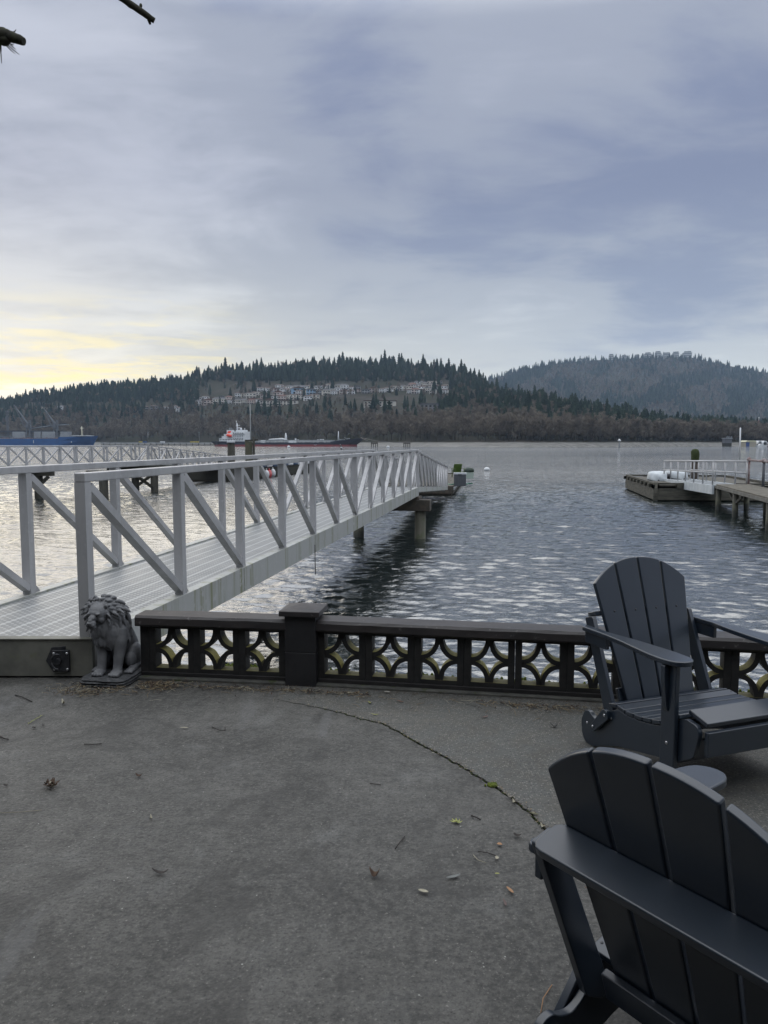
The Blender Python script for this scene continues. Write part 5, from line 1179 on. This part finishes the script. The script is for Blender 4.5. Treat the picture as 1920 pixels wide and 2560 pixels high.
# ------------------------------------------------------------------ lion statue
def lionfn(N, p, c):
    g = N.new('ShaderNodeNewGeometry'); pt_ = N.ss(g.outputs['Pointiness'], .47, .56)
    b = N.mix(N.ss(N.noise(c, 12, 4), .35, .65), (.085, .088, .096), (.135, .138, .145))
    b = N.mix(N.m('MULTIPLY', pt_, .5), b, (.16, .165, .175)); b = N.mix(N.ss(N.noise(c, 5, 3), .6, .75), b, (.05, .05, .052))
    N.put(p.inputs['Base Color'], b)
    N.put(p.inputs['Normal'], N.new('ShaderNodeBump', {'Strength': .3, 'Distance': .003, 'Height': N.noise(c, 160, 3)}))
LION = mat('grey_cast_stone', rough=.55, fn=lionfn)
def make_lion():
    root = empty('lion_statue', (-1.79, 5.035, .0), R(-8), 'grey stone lion statue sitting on a rocky slab beside gangway end', 'statue')
    r = random.Random(5)
    # rocky slab
    mb = MB(); n = 40; lay = [(0, .96), (.012, 1.01), (.017, .965), (.028, 1.0), (.034, .96), (.044, .985), (.05, .94)]
    rows = []
    for z, k in lay:
        row = []
        for i in range(n):
            a = 2*math.pi*i/n; cx, sy = math.cos(a), math.sin(a); sp_ = (abs(cx)**7+abs(sy)**7)**(-1/7)
            j = 1+r.uniform(-.03, .03) if z < .05 else 1+r.uniform(-.008, .008)
            row.append((cx*sp_*.165*k*j, sy*sp_*.225*k*j, z+.006*math.sin(a*3) if z >= .05 else z))
        rows.append(row)
    vs = [v for row in rows for v in row]; fs = [(q*n+i, q*n+(i+1) % n, (q+1)*n+(i+1) % n, (q+1)*n+i) for q in range(len(rows)-1) for i in range(n)]
    fs.append(tuple((len(rows)-1)*n+i for i in range(n))); mb.add(vs, fs)
    mb.build('base', mat('slab_stone', (.055, .058, .062), .75, col2=(.03, .032, .035), nscale=18, bump=.6, bscale=70, bdist=.006, col3=(.10, .10, .105), n3=40), root)
    L = MB()
    def cap_(pts, rad, n_=14):   # rounded limb
        n_ = 28
        L.tube(pts, rad, n_); L.ell(pts[0], rad[0]*.99, n_, 9); L.ell(pts[-1], rad[-1]*.99, n_, 9)
    # trunk
    L.ell((0, .115, .165), (.098, .105, .115), 20, 12)
    cap_([(0, .12, .19), (0, .05, .28), (0, -.015, .36), (0, -.04, .42)], [.095, .097, .092, .08], 20)
    L.ell((0, -.065, .315), (.078, .062, .115), 18, 12)
    # front legs and paws
    for sx in (-1, 1):
        cap_([(sx*.058, -.045, .345), (sx*.064, -.062, .27), (sx*.060, -.072, .19), (sx*.056, -.088, .115), (sx*.056, -.098, .078)], [.050, .045, .036, .030, .031], 14)
        L.ell((sx*.057, -.118, .070), (.038, .048, .024), 14, 9)
        for q in range(4): L.ell((sx*.057+(q-1.5)*.0185, -.158+.004*abs(q-1.5), .064), (.0115, .018, .0145), 10, 7)
        # hind leg: thigh, shank, long foot
        L.ell((sx*.088, .085, .135), (.045, .085, .088), 16, 10); L.ell((sx*.092, .02, .125), (.036, .05, .055), 12, 8)
        cap_([(sx*.10, .10, .075), (sx*.108, .03, .068), (sx*.112, -.015, .066)], [.030, .025, .024], 12)
        L.ell((sx*.113, -.035, .066), (.030, .035, .019), 12, 8)
        for q in range(4): L.ell((sx*.113+(q-1.5)*.0145, -.062, .062), (.009, .014, .011), 8, 6)
    cap_([(.03, .20, .075), (.10, .19, .068), (.125, .12, .066)], [.018, .015, .014], 10)
    # head, turned to its right
    H = Matrix.Translation((-.052, -.108, .452)) @ Matrix.Rotation(R(-4), 4, 'Z') @ Matrix.Rotation(R(12), 4, 'X') @ Matrix.Scale(1.18, 4)
    def he(c, rr, n_=14, v_=9, M2=None): L.ell(c, rr, n_, v_, M=H if M2 is None else H @ M2)
    he((0, 0, .01), (.056, .062, .058), 18, 12)
    he((0, -.034, .024), (.040, .030, .024)); he((0, -.050, .006), (.021, .042, .022)); he((0, -.066, .002), (.0165, .034, .015))
    he((0, -.084, -.016), (.026, .024, .020), 18, 12); he((-.011, -.095, -.021), (.015, .013, .013)); he((.011, -.095, -.021), (.015, .013, .013))
    he((0, -.109, -.006), (.0125, .006, .0075)); he((0, -.076, -.040), (.019, .023, .010)); he((0, -.072, -.048), (.016, .020, .013))
    for sx in (-1, 1):
        he((sx*.029, -.030, -.012), (.020, .026, .022)); he((sx*.022, -.052, .028), (.017, .010, .0055)); he((sx*.012, -.064, .010), (.007, .022, .011))
        he((sx*.050, -.002, .052), (.012, .008, .013))
        MB().ell((sx*.0235, -.0585, .0165), (.0068, .0035, .0040), 10, 7, M=H).build('eye_shade', mat('eye_socket_shade', (.012, .012, .013), .6), root)  # proud dark ellipsoids standing in for the shade inside the sockets
    # mane mass and locks
    L.ell((-.040, -.040, .445), (.098, .082, .112), 20, 14); L.ell((-.018, .0, .39), (.104, .078, .138), 18, 12); L.ell((-.034, -.100, .355), (.066, .046, .088), 16, 10)
    def lock(p, d_, ln, rad, droop=.6, curl=0.0):
        pts = []; q = Vector(p); v = Vector(d_).normalized(); side = v.cross(Vector((0, 0, 1)))
        for i in range(7):
            pts.append(q.copy()); v = (v+Vector((0, 0, -droop*.18))+side*curl*.22).normalized(); q = q+v*ln/6
        L.tube(pts, [rad*.55, rad, rad*1.1, rad, rad*.9, rad*.7, rad*.35], 8)
    Hc = H @ Vector((0, 0, 0)); fw = (H.to_3x3() @ Vector((0, -1, 0))).normalized(); ri = (H.to_3x3() @ Vector((1, 0, 0))).normalized(); up = (H.to_3x3() @ Vector((0, 0, 1))).normalized()
    for ring, (R0, back, ln, rad, cnt, fo) in enumerate([(.056, .006, .050, .0085, 34, .20), (.074, .030, .075, .0115, 24, -.15), (.090, .055, .085, .0125, 24, -.5), (.098, .085, .09, .013, 20, -.8)]):
        for k in range(cnt):
            a = 2*math.pi*(k+.5*(ring % 2))/cnt+r.uniform(-.08, .08); ca, sa = math.cos(a), math.sin(a)
            el = 1.0 if sa > 0 else 1.28
            p = Hc-fw*(back*1.05-.022)+ri*ca*R0*1.20+up*sa*R0*1.10*el; v = ri*ca*.75+up*(sa*.75-.25)+fw*fo
            if sa > .3: v = ri*ca*.9-fw*.9+up*.05; p = p-up*.008
            lock(p, v, ln*.82*r.uniform(.85, 1.15)*(1.25 if sa < -.3 else 1), rad*.92*r.uniform(.85, 1.15), .9, r.uniform(-.9, .9))
    for k in range(90):      # cape of locks on neck, shoulders and chest
        a = r.uniform(-math.pi, math.pi); z = r.uniform(.30, .47); rx, ry = .10, .085
        p = (-.018+rx*1.05*math.cos(a), -.012+ry*math.sin(a), z); v = (math.cos(a)*.35, math.sin(a)*.35, -1)
        if math.sin(a) < -.2 and z < .33: v = (math.cos(a)*.1, -.05, -1)
        lock(p, v, r.uniform(.06, .10), .0125, .3, r.uniform(-.8, .8))
    for k in range(30):
        lock((-.045+.10*(k % 15)/14-.04, -.140+.03*abs((k % 15)/14-.5)*2+.012*(k//15), .385-.06*(k//15)-.004*abs(k % 15-7)), (r.uniform(-.2, .2), -.05, -1), r.uniform(.06, .085), .010, .2, r.uniform(-.5, .5))
    for k in range(22):      # forelock and top of the head
        a = math.pi*(k+.5)/22; lock(Hc+ri*math.cos(a)*.052+up*(.048+.014*math.sin(a)-.02*(k % 2))-fw*(.0 if k % 2 else .03), ri*math.cos(a)*.8-fw*.55+up*.35, .05, .0095, 1.3, r.uniform(-1.2, 1.2))
    o = L.build('lion_figure', LION, root)
    rm = o.modifiers.new('remesh', 'REMESH'); rm.mode = 'VOXEL'; rm.voxel_size = .0028; rm.use_smooth_shade = True
    sm = o.modifiers.new('smooth', 'SMOOTH'); sm.factor = .5; sm.iterations = 4
make_lion()

# ------------------------------------------------------------------ pruned tree whose cut boughs reach into the top left of the picture
def make_tree():
    root = empty('tree', (-3.6, 1.2, 0), 0, 'pruned tree with cut bare boughs reaching in from top left', 'tree')
    O = Vector((-3.6, 1.2, 0)); r = random.Random(3)
    MB().tube([(0, 0, -.1), (0.05, .05, 1.2), (.1, .1, 2.4), (.0, .2, 4.0), (-.2, .3, 6.0)], [.26, .21, .19, .16, .1], 16).build('trunk', BARK, root)
    def bough(pts, rads, name='branch', k=10):
        P = []; Rr = []
        for i in range(len(pts)-1):
            for q in range(k):
                t_ = q/k; p = Vector(pts[i]).lerp(Vector(pts[i+1]), t_); P.append(p-O+Vector((r.uniform(-1, 1), r.uniform(-1, 1), r.uniform(-1, 1)))*rads[i]*.07); Rr.append((rads[i]*(1-t_)+rads[i+1]*t_)*r.uniform(.94, 1.06))
        P.append(Vector(pts[-1])-O); Rr.append(rads[-1]*.9)
        return MB().tube(P, Rr, 12), P
    Yb = 3.0
    e1, e0 = AT(386, 52, Yb), AT(300, -8, Yb-.05)
    b, P = bough([(-3.5, 1.3, 4.2), (-2.2, 2.2, 4.25), tuple(e0), tuple(e1)], [.09, .045, .0125, .0108]); k1 = AT(352, 14, Yb); b.ell(tuple(k1-O), (.006, .006, .008), 8, 6); 
    b.tube([e1-O+Vector((-.02, 0, .004)), e1-O+Vector((-.016, 0, -.012))], [.007, .004], 6); bo = b.build('branch', BARK, root)
    f0, f1, f2 = AT(-30, 90, Yb-.3), AT(20, 88, Yb-.3), AT(60, 104, Yb-.3)
    b, P = bough([(-3.5, 1.25, 2.9), (-2.4, 1.9, 3.1), tuple(f0), tuple(f1), tuple(f2)], [.10, .06, .033, .019, .0135]); g = AT(10, 100, Yb-.3); b.ell(tuple(g-O), (.022, .02, .018), 12, 8); b.build('branch', BARK, root)
    tw = MB()
    for a_, b_ in (((14, 112), (37, 134)), ((18, 111), (48, 136)), ((26, 112), (40, 123)), ((0, 112), (4, 158)), ((33, 80), (40, 74)), ((2, 110), (2, 140))):
        p, q = AT(*a_, Yb-.3)-O, AT(*b_, Yb-.3)-O; m_ = p.lerp(q, .5)+Vector((-.004, .01, .003)); tw.tube([p, m_, q], [.0022, .0018, .0010], 5)
    tw.tube([AT(26, 100, Yb-.3)-O, AT(34, 104, Yb-.3)-O, AT(33, 112, Yb-.3)-O, AT(27, 110, Yb-.3)-O], .0022, 5)
    tw.build('twig', BARK, bo.parent)
    for k in range(7):
        a = r.uniform(2.2, 4.6); z = r.uniform(3.4, 5.6); bb, _ = bough([(-3.6, 1.4, z), (-3.6+math.cos(a)*1.5, 1.3+math.sin(a)*1.5, z+.8), (-3.6+math.cos(a)*2.6, 1.3+math.sin(a)*2.6, z+2.0)], [.07, .04, .02]); bb.build('branch', BARK, root)
make_tree()

# ------------------------------------------------------------------ unseen house added behind the viewer to shade the patio
def make_shade_house():
    root = empty('house', (0, -3.2, 0), 0, 'unseen dark two storey house added behind the patio for shade', 'house')
    W = mat('shade_house_cladding', (.05, .048, .045), .8, col2=(.065, .06, .055), nscale=4)
    MB().box(-9, 11, -8, 0, 0, 6.4).build('wall', W, root)
    MB().add([(-10, -9, 6.4), (12, -9, 6.4), (12, 1.3, 6.2), (-10, 1.3, 6.2), (-10, -4, 9), (12, -4, 9)], [(0, 1, 2, 3), (3, 2, 5, 4), (1, 0, 4, 5), (0, 3, 4), (2, 1, 5)]).build('roof', mat('dark_roof', (.04, .04, .042), .9), root)
    for x in (-7, -3.5, 3, 6.5):
        f = MB().box(x-.9, x+.9, -.02, .05, .9, 2.3).build('window', mat('dark_frame', (.05, .05, .05), .5), root); MB().box(x-.8, x+.8, .052, .06, 1.0, 2.2).build('pane', DARKWIN, f)
    d_ = MB().box(-.6, .6, -.02, .05, 0, 2.1).build('door', mat('dark_door', (.04, .03, .025), .5), root); MB().ell((.45, .08, 1.0), .03).build('handle', BOLT, d_)
make_shade_house()

# unseen evergreen screen added at left to block side light on the patio
def make_shade_hedge():
    r = np.random.default_rng(11); n = 26000
    face = r.random(n); V = np.zeros((n, 3)); y = r.uniform(-3.0, 3.2, n); z = r.uniform(0, 3.6, n); x = r.uniform(-6.3, -5.1, n)
    x = np.where(face < .6, -5.15+r.normal(0, .06, n)+.12*np.sin(y*3)*np.sin(z*2.5), x); z = np.where((face >= .6) & (face < .85), 3.55+r.normal(0, .07, n), z); y = np.where(face >= .85, 3.15+r.normal(0, .06, n), y)
    c = np.stack([x, y, z], -1); a = r.normal(size=(n, 3)); a /= np.linalg.norm(a, axis=1)[:, None]; b = np.cross(a, r.normal(size=(n, 3))); b /= np.linalg.norm(b, axis=1)[:, None]
    P = np.stack([c-a*.05, c+b*.022, c+a*.05, c-b*.022], 1).reshape(-1, 3); Fq = np.arange(n*4).reshape(-1, 4)
    root = empty('shade_hedge', (0, 0, 0), 0, 'tall unseen evergreen screen added at left of patio for shade', 'shade_hedge')
    link('foliage', np_mesh('foliage', P, Fq, mat('shade_hedge_leaves', (.018, .03, .012), .6, col2=(.03, .045, .018), nscale=6), False), root)
    MB().box(-6.2, -5.3, -2.9, 3.05, 0, 3.45).build('core', mat('shade_hedge_core', (.012, .013, .009), .9), root)
make_shade_hedge()

# ------------------------------------------------------------------ fallen leaves and twigs
LB = mat('brown_dead_leaf', (.045, .024, .015), .8, col2=(.07, .04, .022), nscale=40)
LD = mat('dark_dead_leaf', (.022, .017, .015), .7); LY = mat('yellow_leaf', (.30, .30, .10), .6, col2=(.20, .23, .06), nscale=50)
LP = mat('pale_dry_leaf', (.36, .34, .26), .7, col2=(.22, .20, .15), nscale=40); LO = mat('orange_leaf', (.30, .17, .09), .7); LT = mat('dry_tan_stem', (.22, .17, .10), .8)
def leaf_mesh(mb, M, ln=.06, wd=.012, curl=.3, mi=0):
    ln *= .72; wd *= .72
    n = 6; vs = []
    for i in range(n+1):
        t_ = i/n; w_ = wd*math.sin(math.pi*min(1, t_*.92+.04))**.7; z = .004+curl*ln*(t_-.5)**2*1.6
        y = (t_-.5)*ln; x = .12*ln*math.sin(t_*2.4); vs += [(x-w_, y, z+w_*.5), (x, y, z), (x+w_, y, z+w_*.5)]
    fs = []
    for i in range(n):
        for j in range(2): a = i*3+j; fs.append((a, a+1, a+4, a+3))
    mb.add(vs, fs, mi, True, M)
def PM(px, py, ang, z=.003):
    p = GP(px, py, 0); return Matrix.Translation((p.x, p.y, z)) @ Matrix.Rotation(ang, 4, 'Z')
def put_leaf(px, py, ang, ln, wd, m, label, curl=.3, name='fallen_leaf', group=None):
    mb = MB(); p = GP(px, py, 0); leaf_mesh(mb, Matrix.Rotation(R(ang), 4, 'Z'), ln, wd, curl); o = mb.build(name, m); o.location = (p.x, p.y, .003)
    s_ = o.modifiers.new('thickness', 'SOLIDIFY'); s_.thickness = .0012
    tag(o, label, 'leaf', group)
put_leaf(1132, 2195, -62, .075, .010, mat('pale_grey_leaf', (.14, .15, .145), .6), 'slim pale grey willow leaf on the concrete left of near chair', .1)
put_leaf(1274, 2232, 30, .055, .008, LO, 'orange brown leaf on the concrete beside the near chair')
put_leaf(1058, 2235, 70, .050, .011, LP, 'pale curled leaf with dark stem in middle of patio')
put_leaf(1260, 2263, 8, .055, .006, mat('purple_brown_leaf', (.10, .07, .065), .7), 'thin purplish brown leaf near the lower middle patio')
put_leaf(936, 2197, 80, .05, .022, LB, 'dark curled brown leaf arching up in mid patio', 2.2)
put_leaf(400, 2190, 88, .085, .010, LD, 'long dark leaf lying flat at lower left middle of patio', .8)
put_leaf(347, 1945, 85, .045, .012, LB, 'small red brown leaf right of the leaf clump', 1.2)
put_leaf(376, 2050, 20, .04, .006, LP, 'tiny pale curled leaf below the red brown leaf', 1.0)
put_leaf(1293, 2095, 75, .04, .012, LD, 'dark shrivelled leaf left of the near chair arm', 1.0)
put_leaf(1249, 2116, 85, .028, .012, LO, 'small tan leaf chip beside the curved joint', .2)
put_leaf(1241, 2150, 5, .03, .009, LP, 'pale leaf fragment between twigs left of near chair', .4)
put_leaf(1243, 2189, 95, .022, .005, LY, 'tiny yellow leaf scrap below the twigs', .2)
put_leaf(1275, 1998, 80, .05, .010, mat('grey_brown_leaf', (.16, .15, .13), .7), 'curled grey brown leaf lying on the curved joint', 1.4)
put_leaf(1283, 2010, 5, .04, .007, LP, 'pale leaf below the curled one on the joint', .9)
put_leaf(1335, 2040, 70, .05, .008, mat('olive_leaf', (.09, .085, .045), .7), 'olive brown leaf on the joint near the chair')
put_leaf(1355, 2072, 20, .04, .007, LP, 'white curled leaf at end of the joint by chair', 1.2)
put_leaf(968, 1734, 80, .055, .014, mat('light_grey_leaf', (.28, .27, .24), .7), 'light grey leaf below the wall right of pillar', .3)
put_leaf(923, 1760, 25, .05, .008, LY, 'yellow green leaf near start of the curved joint', .4)
put_leaf(937, 1790, 80, .06, .005, LY, 'thin yellow leaf just above the curved joint', .4)
put_leaf(1000, 1757, 60, .07, .008, mat('red_brown_leaf', (.13, .08, .06), .7), 'reddish brown leaf between wall and curved joint')
put_leaf(1212, 1795, -50, .06, .007, mat('mauve_leaf', (.15, .10, .09), .7), 'mauve brown leaf on the aggregate slab')
put_leaf(1385, 1820, 75, .06, .012, mat('dark_grey_leaf', (.035, .033, .032), .6), 'dark curled leaf behind the far chair tail', 1.3)
put_leaf(1401, 1771, 15, .05, .005, LP, 'small pale leaf left of the far chair', .3)
put_leaf(460, 1823, 90, .07, .006, LP, 'thin pale stick like leaf below the left wall section', .1)
put_leaf(157, 1762, 40, .06, .012, LP, 'pale curled leaf in front of lion statue', 1.4)
put_leaf(85, 1823, 85, .03, .012, LD, 'small dark leaf scrap at the left of patio', .6)
put_leaf(108, 1817, 75, .022, .010, LD, 'tiny dark leaf scrap right of the other one', .6)
put_leaf(14, 1968, 80, .03, .010, LD, 'dark leaf scrap at the left picture edge', .8)
for i, (px, py) in enumerate(((75, 1803), (84, 1797), (93, 1793), (100, 1789), (79, 1800), (89, 1795))):
    pass
mb = MB()
for i in range(16):
    px, py = 72+i*2.2, 1812-i*1.35; leaf_mesh(mb, PM(px, py, random.uniform(0, 6.28)), random.uniform(.012, .022), .004, .8)
tag(mb.build('catkin', LY), 'pale yellow fallen catkin on the concrete at left', 'catkin')
mb = MB()
for i in range(5): leaf_mesh(mb, PM(1137+i*1.5, 2062, R(-70+35*i)) @ Matrix.Translation((0, .018, 0)), .042, .006, .5)
tag(mb.build('leaf_sprig', LY), 'bright yellow green sprig in middle of the patio', 'leaf')
mb = MB()
for i in range(16): leaf_mesh(mb, PM(random.gauss(132, 8), random.gauss(1970, 3.5), random.uniform(0, 6.28), .003+.012*random.random()), random.uniform(.03, .06), .010, 1.0, mi=0 if i % 5 else 1)
tag(mb.build('leaf_clump', [LB, LP]), 'wet dark brown clump of leaves at left of patio', 'leaf clump')
def put_twig(pts, m, label, r_=.0022):
    ps = [GP(x, y, .004+.006*(i % 2)) for i, (x, y) in enumerate(pts)]; tag(MB().tube(ps, r_, 5).build('twig', m), label, 'twig')
put_twig([(38, 1737), (55, 1742), (80, 1754)], LD, 'dark twig at far left below gangway end plate', .003)
put_twig([(0, 1840), (10, 1846), (22, 1848)], LD, 'short dark twig at the left edge of the photo', .003)
put_twig([(0, 2032), (50, 2030), (104, 2025)], LP, 'long pale straw at the left edge of patio', .0016)
put_twig([(530, 1817), (548, 1825), (562, 1826), (563, 1817)], LD, 'forked dark twig below the left wall section', .0022)
put_twig([(210, 1860), (232, 1861), (254, 1859)], LD, 'small straight dark twig left of centre')
put_twig([(988, 2122), (1000, 2105), (1012, 2091)], LD, 'dark slanting twig in the middle of patio')
put_twig([(1178, 2038), (1190, 2043), (1202, 2049)], LD, 'short dark twig right of the yellow sprig', .0026)
put_twig([(1183, 2137), (1195, 2150), (1215, 2157)], LP, 'thin tan twig left of near chair', .0016)
put_twig([(1195, 2128), (1220, 2132), (1242, 2140)], LD, 'dark bent twig left of near chair arm', .0018)
put_twig([(1380, 2462), (1358, 2495), (1352, 2532)], LO, 'curved reddish twig beside the near chair rear leg', .0015)
put_twig([(925, 1958), (938, 1960), (952, 1962)], LD, 'tiny dark twig left of the yellow sprig', .002)
mb = MB()
def edge_band(x): return edgeY(x)-.14
for i in range(1500):
    u = random.random()
    if u < .22: x, y = random.gauss(-1.46, .10), random.gauss(4.83, .045)
    elif u < .40: x, y = random.gauss(-1.86, .13), random.gauss(4.74, .05)
    elif u < .62: x = random.uniform(-1.2, -.1); y = edge_band(x)-.03-abs(random.gauss(0, .035))
    elif u < .75: x = random.gauss(.95, .18); y = edge_band(x)-.05-abs(random.gauss(0, .05))
    elif u < .88: x = random.gauss(1.6, .2); y = edge_band(x)-.05-abs(random.gauss(0, .04))
    else: x = random.uniform(-1.6, 3.0); y = edge_band(x)-.04-abs(random.gauss(0, .12))
    if abs(x+1.78) < .17 and y > 4.80: continue
    M = Matrix.Translation((x, y, .004+.016*random.random()*(1 if u < .4 else .4))) @ Matrix.Rotation(random.uniform(0, 6.28), 4, 'Z') @ Matrix.Rotation(random.uniform(-.3, .3), 4, 'X')
    k = random.choices((0, 1, 2, 3), (5, 4, 1.3, .7))[0]
    if random.random() < .45: mb.tube([M @ Vector((0, -.03, 0)), M @ Vector((.004, 0, .004)), M @ Vector((0, random.uniform(.01, .05), 0))], .0011, 4, mi=random.choice((1, 2, 2, 3)))
    else: leaf_mesh(mb, M, random.uniform(.012, .04), random.uniform(.0025, .006), .7, mi=k)
for i in range(900):
    x = random.uniform(-1.6, 3.2); y = edge_band(x)+.06-abs(random.gauss(0, .05)); leaf_mesh(mb, Matrix.Translation((x, y, .003)) @ Matrix.Rotation(random.uniform(0, 6.28), 4, 'Z'), random.uniform(.006, .018), random.uniform(.002, .005), .5, mi=random.choice((0, 0, 1)))
for i in range(420):
    p = ckj[random.randrange(8, len(ckj)-4)]; leaf_mesh(mb, Matrix.Translation((p.x+random.gauss(0, .012), p.y+random.gauss(0, .012), .003)) @ Matrix.Rotation(random.uniform(0, 6.28), 4, 'Z'), random.uniform(.005, .022), random.uniform(.001, .004), .5, mi=random.choice((0, 1, 2, 3)))
tag(mb.build('leaf_litter', [LB, LD, LT, LP]), 'brown leaf litter and stems along the foot of wall', 'litter', kind='stuff')
mb = MB()
for i in range(160):
    p = GP(random.gauss(1231, 4.5), random.gauss(1965, 1.8)); mb.ell((p.x, p.y, .004), (.005, .005, random.uniform(.004, .012)), 6, 4)
for q in range(500):
    i = random.randrange(10, len(ckj)-6); p = ckj[i]; mb.ell((p.x+random.gauss(0, .004), p.y+random.gauss(0, .004), -.002), (.004, .004, random.uniform(.003, .007)), 5, 4, mi=1)
tag(mb.build('moss', [BRIGHTMOSS, MOSS]), 'green moss tuft and dark moss in the curved patio joint', 'moss', kind='stuff')
mb = MB()
for i in range(500):
    x = random.gauss(-1.0, .06) if i < 300 else random.uniform(-1.4, 3); y = edgeY(x)+.17+random.uniform(-.03, .05); z = .02
    mb.ell((x, y, z), (.012, .012, random.uniform(.01, .035)), 6, 4)
tag(mb.build('ledge_moss', BRIGHTMOSS), 'bright green moss on the ledge beyond the wall', 'moss', kind='stuff')
